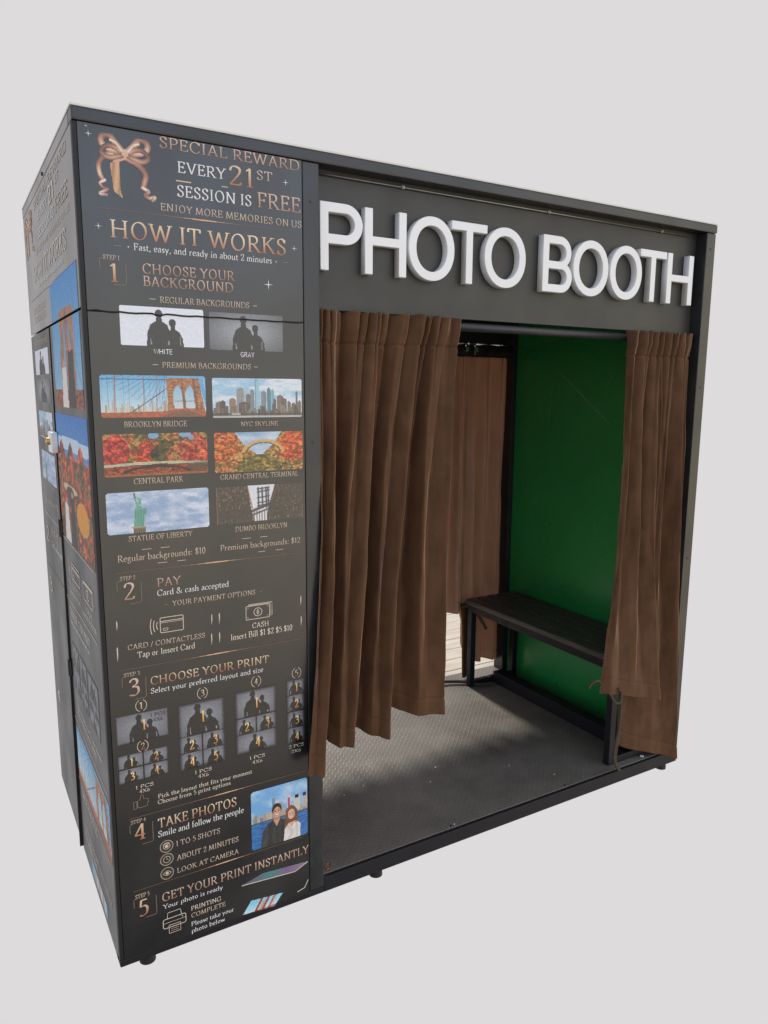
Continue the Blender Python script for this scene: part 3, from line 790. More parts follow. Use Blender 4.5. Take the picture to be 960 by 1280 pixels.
def pic_skyline():
    cv = Canvas(124, 60, (0, 0, 0)); asp = 2.45
    n = cv.noise(5, 7, 4)
    t = np.clip((n - .42) * 4 + cv.U * .4 - .1, 0, 1)[..., None]
    cv.C = np.array((164, 198, 222.)) * (1 - t) + np.array((222, 227, 234.)) * t
    for u0, u1, top, c in [(.03, .12, .63, (128, 112, 104)), (.08, .14, .60, (96, 84, 78)), (.18, .25, .54, (150, 124, 108)), (.26, .34, .28, (148, 150, 148)), (.34, .38, .36, (176, 186, 186)),
                           (.36, .42, .43, (120, 118, 116)), (.41, .455, .32, (132, 138, 140)), (.462, .495, .03, (140, 172, 188)), (.475, .505, .1, (162, 192, 204)), (.53, .59, .36, (138, 138, 142)),
                           (.60, .635, .27, (96, 130, 144)), (.64, .68, .31, (134, 178, 188)), (.67, .70, .55, (110, 104, 98)), (.71, .78, .46, (130, 116, 104)), (.76, .82, .54, (118, 104, 92)),
                           (.83, .87, .62, (126, 112, 100)), (.88, .93, .66, (120, 104, 94)), (.93, .955, .36, (106, 116, 128)), (.955, .99, .6, (128, 110, 98)), (.28, .40, .64, (98, 92, 88))]:
        m = cv.rect(u0, top, u1, .95)
        sh = ((np.sin(cv.U * 420) > .2) * 16.0)[..., None] * np.ones(3)
        cv.put(m, np.array(c) + sh - 8)
        cv.put(cv.poly([(u0, top), ((u0 + u1) / 2, top - .05), (u1, top)]), c)
    for i in range(70):
        u = rng.random(); h = .06 + .2 * rng.random() ** 2; g = 78 + 60 * rng.random()
        cv.put(cv.rect(u, .9 - h, u + .012 + .02 * rng.random(), .95), (g + 10, g, g - 10), .85)
    cv.put(cv.rect(0, .88, 1, .96), (84, 76, 70), .7)
    cv.put(cv.rect(0, .955, 1, 1), (190, 184, 176), .8)
    cv.put(cv.rect(.2, .88, .3, .93), (210, 206, 200), .7)
    cv.round(asp, .05)
    return cv

def foliage(cv, mask, pal, su=30, sv=16):
    a = cv.noise(su, sv, 3); b = cv.noise(su * .42, sv * .55, 4); c = cv.noise(su * 2.2, sv * 2.2, 1)
    t = np.clip(b * 1.7 - .35 + (a - .5) * .5, 0, .999) * (len(pal) - 1)
    i = t.astype(int); f = (t - i)[..., None]
    P = np.array(pal, float)
    col = P[i] * (1 - f) + P[np.minimum(i + 1, len(pal) - 1)] * f
    dk = np.clip((cv.noise(su * 1.1, sv * 1.1, 2) - .30) * 4, .66, 1)
    col = col * ((0.56 + .88 * (.5 * a + .5 * c)) * dk)[..., None]
    cv.put(mask, col)

def pic_park():
    cv = Canvas(140, 58, (120, 170, 210)); asp = 2.5
    foliage(cv, cv.U > -1, [(190, 58, 52), (206, 98, 64), (190, 132, 72), (150, 126, 72), (96, 96, 52)])
    foliage(cv, cv.ell(.10, .42, .14, .36), [(176, 40, 48), (208, 66, 58), (216, 100, 74)])
    foliage(cv, cv.ell(.86, .45, .17, .34), [(188, 52, 50), (214, 84, 62), (200, 136, 78)])
    foliage(cv, cv.ell(.40, .5, .10, .32), [(222, 88, 60), (214, 74, 52), (196, 120, 60)])
    foliage(cv, (np.abs(cv.U - .56 - .05 * np.sin(cv.V * 9)) < .05 + .05 * cv.noise(16, 12)) & (cv.V > .12 + .1 * cv.noise(20, 6)), [(54, 54, 38), (110, 96, 52), (74, 70, 42)])
    cv.put(cv.ell(.47, .05, .05, .08), (120, 178, 222), .9); cv.put(cv.ell(.78, .04, .06, .07), (130, 176, 214), .9); cv.put(cv.ell(.84, .12, .03, .06), (130, 176, 214), .8)
    bank = cv.V > .68
    foliage(cv, bank, [(120, 66, 44), (186, 70, 48), (206, 96, 60), (110, 92, 60)], 40, 30)
    cv.put(bank, (96, 60, 46), .25)
    top_ = .665 + .13 * np.abs(cv.U - .52) ** 1.5
    br = (cv.V > top_) & (cv.V < top_ + .065)
    cv.put(br, np.stack([190 + 70 * (cv.noise(60, 30) - .5)] * 3, -1) * np.array((1, .94, .80)))
    cv.put((cv.V > top_ + .065) & (cv.V < top_ + .085), (70, 62, 50), .8)
    arch = cv.ell(.5, .96, .34, .20) & ~cv.ell(.5, .98, .31, .165) & (cv.V < .93)
    cv.put(arch, (40, 38, 32), .85)
    cv.put(cv.poly([(.78, .74), (1, .72), (1, .9), (.84, .92)]), (84, 78, 60), .75)
    cv.put(cv.V > .95, (176, 110, 62), .6)
    cv.round(asp, .06)
    return cv

def pic_arch():
    cv = Canvas(124, 58, (150, 180, 206)); asp = 2.45
    t = cv.noise(5, 6)[..., None]
    cv.C = np.array((112, 150, 190.)) * (1 - t) + np.array((226, 230, 234.)) * t
    sky = cv.poly([(.2, -.1), (.78, -.1), (.66, .3), (.5, .62), (.36, .4), (.28, .2)])
    foliage(cv, ~sky, [(190, 88, 56), (206, 124, 68), (208, 156, 86), (176, 140, 76), (104, 98, 56)], 34, 20)
    foliage(cv, cv.ell(.5, .95, .26, .38), [(96, 90, 48), (146, 124, 58), (180, 150, 70)], 34, 24)
    foliage(cv, cv.ell(.9, .38, .19, .40), [(216, 72, 42), (230, 104, 56), (220, 130, 64)], 30, 20)
    foliage(cv, cv.ell(.08, .32, .17, .42), [(212, 78, 46), (226, 118, 60), (206, 140, 70)], 30, 20)
    d = np.hypot((cv.U - .54) * 1.0 / .25, (cv.V - .62) / .42)
    cv.put((d > .86) & (d < 1.04) & (cv.V < .52), (206, 168, 104), .95)
    cv.put((d > .80) & (d < .87) & (cv.V < .52), (84, 66, 48), .8)
    cv.round(asp, .06)
    return cv

def pic_statue():
    cv = Canvas(136, 58, (0, 0, 0)); asp = 2.45
    n = cv.noise(5, 6, 4) * .75 + .25 * cv.noise(12, 9, 2)
    t = np.clip((n - .38) * 3.2, 0, 1)[..., None]
    cv.C = np.array((150, 172, 204.)) * (1 - t) + np.array((214, 220, 232.)) * t
    g = (106, 168, 146); d = (66, 122, 106)
    cv.put(cv.poly([(.245, .96), (.262, .42), (.285, .34), (.325, .34), (.35, .45), (.352, .62), (.345, .92)]), g)
    cv.put(cv.poly([(.283, .38), (.262, .16), (.272, .13), (.302, .34)]), g)
    cv.put(cv.rect(.258, .10, .278, .16), (92, 140, 120)); cv.put(cv.ell(.266, .06, .008, .045), (74, 96, 84))
    cv.put(cv.ell(.312, .27, .017, .055), g)
    for k in range(5): cv.put(cv.line((.312, .26), (.290 + k * .011, .165), .010, asp), g)
    cv.put(cv.poly([(.345, .42), (.375, .40), (.378, .52), (.35, .58)]), (92, 152, 132))
    for k in range(6): cv.put(cv.line((.27 + .014 * k, .45), (.262 + .016 * k, .92), .010, asp), d, .6)
    cv.put(cv.rect(.24, .86, .36, 1), (126, 108, 92)); cv.put(cv.rect(.23, .84, .37, .88), (166, 150, 128))
    for k in range(5): cv.put(cv.rect(.25 + .022 * k, .92, .258 + .022 * k, 1), (70, 58, 50))
    cv.round(asp, .06)
    return cv

def pic_street():
    cv = Canvas(124, 58, (0, 0, 0)); asp = 2.5
    n = cv.noise(40, 24, 2)
    cv.C = np.stack([76 + 26 * (n - .5), 68 + 20 * (n - .5), 60 + 16 * (n - .5)], -1)
    sky = cv.poly([(.345, .0), (.665, .0), (.60, .50), (.56, .98), (.42, .98), (.385, .60)])
    cv.put(sky, cv.gradv((214, 218, 224), (230, 230, 230)))
    k = (66, 62, 66)
    for u in (.47, .515, .56, .585):
        cv.put(cv.line((u, .08), (u + .004, .62), .03, asp), k)
    for v in (.10, .18, .34, .48, .56): cv.put(cv.line((.46, v + .01), (.60, v - .03), .022, asp), k, .95)
    cv.put(cv.line((.40, .70), (.62, .52), .05, asp), k); cv.put(cv.line((.39, .82), (.62, .64), .03, asp), k)
    for i in range(6): cv.put(cv.line((.42 + .03 * i, .72), (.42 + .03 * i, .98), .02, asp), (96, 86, 80), .9)
    cv.put(cv.line((.345, 0), (.40, .62), .02, asp), (150, 74, 54), .9)
    cv.put(cv.line((.70, 0), (.62, .45), .02, asp), (140, 74, 54), .7)
    for i in range(90):                                  # windows catching light
        left = rng.random() < .62
        u = rng.random() * .33 if left else .68 + rng.random() * .3
        v = rng.random() ** 1.5 * .6 if left else rng.random() * .8
        cv.put(cv.rect(u, v, u + .008, v + .05), (150 + 50 * rng.random(), 134, 118), .55)
    for i in range(26):
        u = rng.random(); cv.put(cv.rect(u, .86 + .1 * rng.random(), u + .008, .95), (178, 160, 140), .5)
    cv.put(cv.rect(0, 0, .008, 1), (170, 150, 130), .5); cv.put(cv.rect(.992, .6, 1, 1), (150, 134, 118), .5)
    return cv

def pic_layout(cells, nx, ny, asp, numerals=True):
    """grey print layout: each cell a back view of the couple, edges fading into the black of the poster"""
    cv = Canvas(nx, ny, (26, 25, 25))
    for (u0, v0, u1, v1, su) in cells:
        m = cv.rect(u0, v0, u1, v1)
        d = np.hypot((cv.U - (u0 + u1) / 2) / (u1 - u0), (cv.V - (v0 + v1) / 2) / (v1 - v0))
        g = np.clip(158 - 78 * d, 60, 170)[..., None] * np.array((.98, .99, 1.04))
        cv.put(m, g)
        silhouettes(cv, u0, v0, u1, v1, (46, 44, 43), su)
    e = np.minimum(np.minimum(cv.U, 1 - cv.U) * asp, np.minimum(cv.V, 1 - cv.V))
    f = np.clip(e / .05, 0, 1)[..., None] ** .8
    cv.C = cv.C * (.32 + .68 * f)
    return cv

def pic_couple():
    cv = Canvas(132, 137, (0, 0, 0)); asp = 1.0
    n = cv.noise(4, 6, 3)
    t = np.clip((n - .35) * 2.4, 0, 1)[..., None]
    cv.C = (np.array((118, 172, 222.)) * (1 - t) + np.array((190, 214, 236.)) * t)
    hor = .56
    for i in range(46):
        u = rng.random() * 1.0; h = .04 + .12 * rng.random(); g = 140 + 60 * rng.random()
        cv.put(cv.rect(u, hor - h, u + .03 + .03 * rng.random(), hor), (g, g * .92, g * .84), .9)
    cv.put(cv.rect(.36, .20, .42, hor), (120, 146, 170)); cv.put(cv.rect(.385, .14, .395, .22), (140, 160, 180))
    cv.put(cv.rect(.48, .30, .55, hor), (172, 160, 150))
    cv.put(cv.rect(.63, .22, .70, .46), (208, 196, 196)); cv.put(cv.rect(.645, .26, .685, .42), (170, 50, 96), .8)
    cv.put(cv.rect(.75, .27, .86, .52), (206, 198, 190)); cv.put(cv.rect(.77, .25, .84, .31), (36, 34, 40)); cv.put(cv.rect(.92, .26, .99, .5), (184, 176, 168)); cv.put(cv.rect(.92, .25, .98, .31), (50, 48, 52))
    cv.put(cv.rect(0, hor - .01, 1, hor + .015), (60, 58, 54), .8)
    w = cv.V > hor + .01
    nn = cv.noise(10, 60, 3)
    cv.put(w, np.stack([58 + 60 * (nn - .5), 112 + 70 * (nn - .5), 176 + 70 * (nn - .5)], -1))
    # man
    cv.put(cv.poly([(.15, 1), (.19, .72), (.28, .62), (.38, .57), (.50, .57), (.60, .64), (.60, 1)]), np.stack([62 + 20 * (cv.noise(12, 14) - .5)] * 3, -1))
    cv.put(cv.poly([(.38, .58), (.44, .70), (.50, .58)]), (206, 158, 134)); cv.put(cv.line((.44, .70), (.45, 1), .012, asp), (40, 40, 42), .8)
    cv.put(cv.rect(.39, .50, .50, .60), (196, 146, 120))
    cv.put(cv.ell(.445, .445, .075, .10), (214, 166, 140))
    cv.put(cv.ell(.445, .405, .086, .105) & ~cv.ell(.450, .475, .069, .108), (52, 40, 34))
    for u in (.418, .472): cv.put(cv.ell(u, .436, .013, .010), (34, 26, 24)); cv.put(cv.ell(u, .412, .018, .006), (60, 44, 36))
    cv.put(cv.ell(.447, .502, .032, .014), (150, 84, 74)); cv.put(cv.ell(.447, .499, .027, .009), (244, 238, 232)); cv.put(cv.ell(.392, .47, .02, .05), (176, 126, 102), .5); cv.put(cv.rect(.40, .545, .495, .575), (170, 122, 100), .6); cv.put(cv.ell(.446, .465, .010, .016), (196, 140, 116), .7)
    # jacket folds, side light and hair strands
    fold = cv.poly([(.15, 1), (.19, .72), (.28, .62), (.38, .57), (.50, .57), (.60, .64), (.60, 1)])
    cv.put(fold, (98, 100, 104), np.clip(.35 - np.abs(cv.U - .26 - .06 * np.sin(cv.V * 18)) * 6, 0, .35))
    cv.put(fold, (28, 29, 32), np.clip(.5 - np.abs(cv.U - .36 + .05 * cv.V) * 9, 0, .45) + np.clip(.4 - np.abs(cv.U - .56) * 12, 0, .4))
    cv.put(cv.ell(.445, .445, .075, .10), (150, 100, 78), np.clip((cv.U - .46) * 7, 0, .45))
    # woman
    cv.put(cv.ell(.70, .56, .105, .15), (124, 84, 58)); cv.put(cv.poly([(.60, .55), (.57, .78), (.66, .74), (.76, .74), (.82, .72), (.80, .52)]), (118, 78, 54))
    cv.put(cv.poly([(.56, 1), (.58, .80), (.64, .72), (.80, .70), (.87, .78), (.86, 1)]), np.stack([226 + 24 * (cv.noise(12, 12) - .5)] * 3, -1) * np.array((1, .97, .95)))
    cv.put(cv.poly([(.65, .71), (.71, .80), (.77, .70)]), (220, 172, 148))
    cv.put(cv.ell(.705, .565, .066, .088), (222, 176, 152))
    for u in (.682, .728): cv.put(cv.ell(u, .556, .012, .009), (44, 32, 28))
    cv.put(cv.ell(.706, .615, .028, .013), (176, 84, 84)); cv.put(cv.ell(.706, .612, .023, .008), (246, 240, 236)); cv.put(cv.ell(.705, .582, .008, .013), (204, 150, 128), .7)
    cv.put(cv.ell(.705, .565, .066, .088), (160, 112, 90), np.clip((cv.U - .715) * 8, 0, .4))
    hair = cv.poly([(.60, .50), (.57, .78), (.64, .74), (.645, .52)]) | cv.poly([(.765, .50), (.77, .74), (.83, .72), (.81, .50)])
    cv.put(hair, np.stack([120 + 90 * (cv.noise(46, 8) - .5), 82 + 66 * (cv.noise(46, 8) - .5), 58 + 46 * (cv.noise(46, 8) - .5)], -1), .8)
    knit = cv.poly([(.56, 1), (.58, .80), (.64, .72), (.80, .70), (.87, .78), (.86, 1)])
    cv.put(knit, (176, 168, 164), np.clip(.5 - np.abs(cv.U - .66 - .05 * np.sin(cv.V * 16)) * 10, 0, .4) + np.clip(.4 - np.abs(cv.U - .80) * 12, 0, .35))
    cv.round(1.0, .05)
    return cv

def pic_bow():
    """copper ribbon bow with hanging tails; the print is cut out round the ribbon"""
    cv = Canvas(110, 110, (0, 0, 0)); asp = 1.0
    cv.A[:] = False
    def ribbon(pts, wid, c0, c1):
        P = catmull(pts, 9); nP = len(P)
        for i in range(nP - 1):
            p, q = P[i], P[i + 1]; t = i / (nP - 1)
            w = wid(t) if callable(wid) else wid
            d = np.array([q[0] - p[0], q[1] - p[1]]); d /= np.linalg.norm(d) + 1e-9
            nx_, ny_ = -d[1], d[0]
            x = (cv.U - p[0]) * d[0] + (cv.V - p[1]) * d[1]; y = (cv.U - p[0]) * nx_ + (cv.V - p[1]) * ny_
            seg = math.hypot(q[0] - p[0], q[1] - p[1])
            m = (x > -.012) & (x < seg + .012) & (np.abs(y) < w)
            k = .5 + .5 * math.sin(t * 9 + 1.0)
            edge = np.clip(np.abs(y) / w, 0, 1)[..., None]
            c = np.array(c0, float) * k + np.array(c1, float) * (1 - k)
            cv.put(m, c * (1.12 - .45 * edge)); cv.A |= m
    A_, B_, C_ = (228, 188, 160), (150, 100, 76), (196, 146, 118)
    ribbon([(.40, .30), (.20, .34), (.08, .48), (.08, .64), (.14, .76)], lambda t: .048 * (1 - .3 * t), A_, B_)
    ribbon([(.16, .74), (.08, .80), (.12, .86), (.19, .88), (.10, .94), (.08, .97), (.18, .97)], .026, (240, 214, 196), B_)
    ribbon([(.52, .34), (.70, .42), (.82, .56), (.80, .70), (.76, .80)], lambda t: .058 * (1 - .3 * t), C_, B_)
    ribbon([(.76, .78), (.86, .84), (.80, .90), (.88, .94), (.96, .92), (.92, .98)], .032, (240, 210, 188), B_)
    m = cv.poly([(.25, .46), (.40, .41), (.40, .86), (.43, 1.0), (.29, .90)])
    cv.put(m, cv.gradv((196, 142, 116), (188, 150, 96)) * (.82 + .30 * np.abs(np.sin(cv.U * 26 + cv.V * 3)))[..., None]); cv.A |= m
    m = cv.poly([(.27, .44), (.50, .29), (.58, .33), (.37, .44)]); cv.put(m, (214, 160, 128)); cv.A |= m
    for s in (-1, 1):                                    # loops: back band, then the front band folding over it
        X = lambda u: .50 + s * u
        ribbon([(X(.02), .27), (X(.14), .14), (X(.24), .03), (X(.36), .06), (X(.36), .17), (X(.24), .24), (X(.04), .28)], .050, A_, B_)
        ribbon([(X(.03), .29), (X(.16), .20), (X(.30), .20), (X(.38), .30), (X(.28), .37), (X(.12), .34), (X(.03), .30)], .042, C_, (124, 82, 62))
        ribbon([(X(.05), .24), (X(.14), .13), (X(.23), .09)], .030, (236, 204, 180), A_)
    m = cv.ell(.50, .27, .055, .065); cv.put(m, cv.gradv((238, 200, 170), (160, 100, 76))); cv.A |= m
    return cv

def pic_autumn_pair():
    cv = Canvas(70, 90, (0, 0, 0)); asp = 1.6
    cv.C = cv.gradv((40, 116, 196), (206, 222, 236))
    cv.put(cv.ell(.5, .22, .8, .05), (226, 236, 244), .8)
    foliage(cv, cv.V > .26 + .06 * np.sin(cv.U * 22), [(196, 44, 40), (222, 84, 44), (170, 110, 60), (96, 84, 48), (214, 56, 44)], 22, 26)
    cv.put(cv.ell(.42, .56, .22, .03), (206, 186, 140)); cv.put(cv.ell(.42, .60, .12, .06), (70, 60, 54))
    cv.put(cv.ell(.75, .72, .16, .12), (222, 150, 40))
    cv.put(cv.poly([(.42, .62), (.52, .62), (.56, 1), (.38, 1)]), (36, 36, 42)); cv.put(cv.ell(.47, .60, .03, .025), (196, 150, 126))
    cv.put(cv.poly([(.22, .70), (.32, .70), (.36, 1), (.18, 1)]), (226, 222, 216)); cv.put(cv.ell(.27, .68, .03, .025), (206, 160, 134))
    return cv

def pic_bridge_pair():
    cv = Canvas(70, 90, (0, 0, 0)); asp = 1.6
    cv.C = cv.gradv((58, 138, 204), (150, 200, 226))
    st = np.stack([178 + 70 * (cv.noise(20, 30) - .5), 116 + 60 * (cv.noise(20, 30) - .5), 76 + 40 * (cv.noise(20, 30) - .5)], -1)
    for u0, u1 in ((.30, .42), (.50, .60), (.66, .78)): cv.put(cv.poly([(u0, .30), (u1, .30), (u1 + .02, .95), (u0 - .02, .95)]), st)
    cv.put(cv.rect(.30, .26, .78, .36), st)
    for i in range(9):
        cv.put(cv.line((.54, .26), (-.1 + .15 * i, 1.0), .010, asp), (74, 90, 122), .55)
        cv.put(cv.line((.05 + .11 * i, .1), (.05 + .11 * i, .9), .007, asp), (92, 110, 140), .5)
    foliage(cv, cv.V > .86, [(150, 76, 54), (196, 96, 66), (110, 80, 64)], 26, 40)
    cv.put(cv.poly([(.56, .56), (.74, .56), (.76, 1), (.52, 1)]), (44, 44, 46)); cv.put(cv.ell(.64, .53, .05, .035), (188, 144, 120))
    cv.put(cv.poly([(.32, .68), (.46, .68), (.50, 1), (.28, 1)]), (226, 220, 214)); cv.put(cv.ell(.39, .655, .045, .03), (200, 154, 128))
    return cv

# ------------------------------------------------------------------ the booth
W, D, H = 2.2046, 1.1211, 2.1
booth = thing("photo_booth", "tall black photo booth with white raised letters and a printed instruction panel", "photo booth")

# carcass
M_BFR = material("black_bench_steel", (0.008, 0.008, 0.012), 0.55, spec=0.3, noise=(30, .15), rnoise=(20, .08))
box("floor_tray", (0.592, 0.004, 0.004), (2.196, 1.118, 0.046), M_DARK, booth, 0.001)
box("floor_mat", (0.594, 0.014, 0.0465), (2.170, 1.116, 0.051), M_FLOOR, booth, 0.0015)
box("base_rail", (0.592, 0.0, 0.0), (W, 0.014, 0.0485), M_BFR, booth, 0.0025)
box("base_rail", (0.0, 0.0, 0.0), (0.592, 0.045, 0.0195), M_BFR, booth, 0.0025)
box("base_rail", (0.03, 1.075, 0.0), (2.13, 1.1185, 0.045), M_BFR, booth, 0.0025)
box("post", (0.5460, 0.0, 0.0200), (0.5920, 0.045, 2.0755), M_FRAME, booth, 0.003)
box("post", (2.1560, 0.0, 0.0490), (W, 0.045, 2.0755), M_FRAME, booth, 0.003)
box("post", (2.1330, 1.030, 0.0520), (2.1990, 1.100, 2.0700), M_FRAME, booth, 0.003)
box("post", (0.5600, 1.075, 0.0460), (0.6060, 1.1185, 2.0700), M_FRAME, booth, 0.003)
box("top_beam", (-0.001, -0.004, 2.0765), (W + 0.001, 0.044, 2.1045), M_FRAME, booth, 0.004)
box("top_beam", (0.608, 1.074, 1.7250), (2.131, 1.1185, 2.0700), M_DARK, booth, 0.003)
box("top_beam", (2.1720, 0.0460, 2.0765), (W + 0.001, D - .001, 2.1045), M_FRAME, booth, 0.002)
box("top_beam", (0.0320, 1.0900, 2.0765), (2.1700, D - .001, 2.1045), M_FRAME, booth, 0.002)
box("roof", (-0.002, -0.003, 2.1055), (W + 0.002, D + 0.002, 2.1105), M_ROOF, booth, 0.001)
box("ceiling", (0.578, 0.062, 2.0705), (2.158, 1.072, 2.0760), M_DARK, booth, 0.0)
box("end_wall", (2.1765, 0.047, 0.0520), (W, D, 2.0755), M_SIDE, booth, 0.002)
green = box("green_screen", (2.1605, 0.050, 0.0525), (2.1755, 1.028, 2.0695), M_GREEN, booth, 0.001)
box("partition", (0.5610, 0.047, 0.0520), (0.5770, 1.073, 2.0695), M_DARK, booth, 0.001)
box("rear_panel", (0.022, 1.103, 0.0210), (0.558, D, 2.0755), M_SIDE, booth, 0.001)
box("cabinet_lining", (0.0185, 0.020, 0.0210), (0.0300, 1.100, 2.0755), M_SEAM, booth, 0.0)

for fx, fy in ((0.080, 0.052), (0.803, 0.052), (2.176, 0.052), (0.075, 1.04), (0.812, 1.04), (2.150, 1.04)):
    bm = bmesh.new()
    add_tube(bm, [(fx, fy, 0.0035), (fx, fy, -0.018)], 0.008, 12)
    add_tube(bm, [(fx, fy, -0.0175), (fx, fy, -0.026), (fx, fy, -0.046)], [0.012, 0.021, 0.022], 20)
    from_bm("levelling_foot", bm, M_SEAM, booth)

# front sign board, light strip, letters
sign = box("sign_board", (0.5905, 0.0470, 1.7170), (2.1590, 0.0600, 2.0900), M_SIGN, booth, 0.001)
bm = bmesh.new(); add_tube(bm, [(0.597, 0.0400, 2.0640), (2.118, 0.0400, 2.0640)], 0.0026, 10)
strip = from_bm("light_strip", bm, M_ALU, booth, smooth=True)
for cx in (0.872, 1.420, 1.955):
    bm = bmesh.new(); add_box(bm, (cx - .005, .0360, 2.0600), (cx + .005, .0465, 2.0690), .0012)
    add_tube(bm, [(cx, .0352, 2.0642), (cx, .0325, 2.0642)], .0028, 10)
    from_bm("clip", bm, M_ALU, strip)

def solid_letter(name, outlines, x0, zb, parent, y0=0.0200, depth=0.0260):
    cu = bpy.data.curves.new("tmp", 'CURVE'); cu.dimensions = '2D'; cu.fill_mode = 'BOTH'
    cu.extrude = depth / 2 - 0.0012; cu.bevel_depth = 0.0012; cu.bevel_resolution = 1; cu.offset = -0.0012
    for o in outlines:
        sp = cu.splines.new('POLY'); sp.points.add(len(o) - 1); sp.use_cyclic_u = True
        for i, (a, b) in enumerate(o): sp.points[i].co = (a, b, 0, 1)
    ob = bpy.data.objects.new("tmp", cu); COL.objects.link(ob)
    dg = bpy.context.evaluated_depsgraph_get()
    me = bpy.data.meshes.new_from_object(ob.evaluated_get(dg))
    bpy.data.objects.remove(ob); bpy.data.curves.remove(cu)
    me.transform(Matrix.Rotation(R(90), 4, 'X'))
    me.transform(Matrix.Translation((x0, y0 + depth / 2, zb)))
    me.name = name; me.materials.clear()
    return mesh_obj(name, me, M_LETTER, parent)

def arc(cx, cz, rx, rz, a0, a1, n=20, pw=1.0):
    o = []
    for a in np.linspace(R(a0), R(a1), n):
        c, s = math.cos(a), math.sin(a)
        o.append((cx + rx * math.copysign(abs(c) ** pw, c), cz + rz * math.copysign(abs(s) ** pw, s)))
    return o
S_, CH = 0.0246, 0.174
def l_P(w):
    r = CH * .30; zc = CH - r; z0 = CH - 2 * r
    return [[(0, 0), (S_, 0), (S_, z0), (w - r, z0)] + arc(w - r, zc, r, r, -90, 90, 18)[1:] + [(0, CH)],
            [(S_, z0 + S_), (S_, CH - S_)] + [(w - r, CH - S_)] + arc(w - r, zc, r - S_, r - S_, 90, -90, 14)[1:]]
def l_H(w):
    m = CH * .515; h = S_ * .47
    return [[(0, 0), (S_, 0), (S_, m - h), (w - S_, m - h), (w - S_, 0), (w, 0), (w, CH), (w - S_, CH), (w - S_, m + h), (S_, m + h), (S_, CH), (0, CH)]]
def l_O(w):
    return [arc(w / 2, CH / 2, w / 2, CH / 2 + .002, 0, 354, 60, .96), arc(w / 2, CH / 2, w / 2 - S_ * 1.05, CH / 2 - S_ * .95, 354, 0, 60, .96)]
def l_T(w):
    c = w / 2
    return [[(c - S_ / 2, 0), (c + S_ / 2, 0), (c + S_ / 2, CH - S_ * .98), (w, CH - S_ * .98), (w, CH), (0, CH), (0, CH - S_ * .98), (c - S_ / 2, CH - S_ * .98)]]
def l_B(w):
    r1 = CH * .262; r2 = CH * .274; zm = 2 * r2 - S_ * .36; w1 = w * .95
    r1 = (CH - zm + S_ * .5) / 2
    zt = CH - r1
    return [[(0, 0), (w - r2, 0)] + arc(w - r2, r2, r2, r2, -90, 62, 18)[1:] + arc(w1 - r1, zt, r1, r1, -52, 90, 18) + [(0, CH)],
            [(S_, S_)] + [(S_, zm - S_ * .55)] + [(w - r2, zm - S_ * .55)] + arc(w - r2, (S_ + zm - S_ * .55) / 2, r2 - S_ + .002, (zm - S_ * 1.55) / 2, 90, -90, 14)[1:],
            [(S_, zm + S_ * .40), (S_, CH - S_), (w1 - r1, CH - S_)] + arc(w1 - r1, (zm + S_ * .40 + CH - S_) / 2, r1 - S_ + .003, (CH - S_ * 1.4 - zm) / 2, 90, -90, 14)[1:]]
ZB = 1.8165
for fn, x0, x1 in ((l_P, .6015, .7300), (l_H, .7370, .8710), (l_O, .8790, 1.0380), (l_T, 1.0275, 1.1580), (l_O, 1.1500, 1.3120),
                   (l_B, 1.3840, 1.5110), (l_O, 1.5160, 1.6770), (l_O, 1.6860, 1.8420), (l_T, 1.8320, 1.9660), (l_H, 1.9740, 2.1140)):
    solid_letter("letter", fn(x1 - x0), x0 + .0035, ZB + .0012, sign)

for x in (1.080, 1.600):
    bm = bmesh.new(); add_tube(bm, [(x, .024, .0508), (x, .024, .0524)], [.0052, .0040], 10); from_bm("screw", bm, M_SEAM, booth)
for x, z in ((.569, .12), (.569, .70), (.569, 1.36), (.569, 1.98), (2.180, .16), (2.180, .86), (2.180, 1.52), (2.180, 2.02)):
    bm = bmesh.new(); add_tube(bm, [(x, .0005, z), (x, -.0018, z)], [.0042, .0034], 10); from_bm("screw", bm, M_FRAME, booth)

# ------------------------------------------------------------------ front instruction panel (two boards)
top_panel = box("instruction_panel", (0.0105, 0.0, 1.6760), (0.5440, 0.018, 2.0755), M_PANEL, booth, 0.0008)
low_panel = box("instruction_panel", (0.0105, 0.0, 0.0200), (0.5440, 0.018, 1.6740), M_PANEL, booth, 0.0008)
box("corner_trim", (0.0, 0.001, 0.0200), (0.0095, 0.018, 2.0755), M_SEAM, booth, 0.001)
# the join between the boards, a slightly wavering dark gap strip
bm = bmesh.new()
pts = [(0.0106 + (0.5334) * i / 30, -0.0014, 1.6750 + 0.0012 * math.sin(i * 1.9) + 0.0008 * rng.normal()) for i in range(31)]
add_tube(bm, pts, 0.0022, 6); from_bm("seam", bm, M_SEAM, booth)

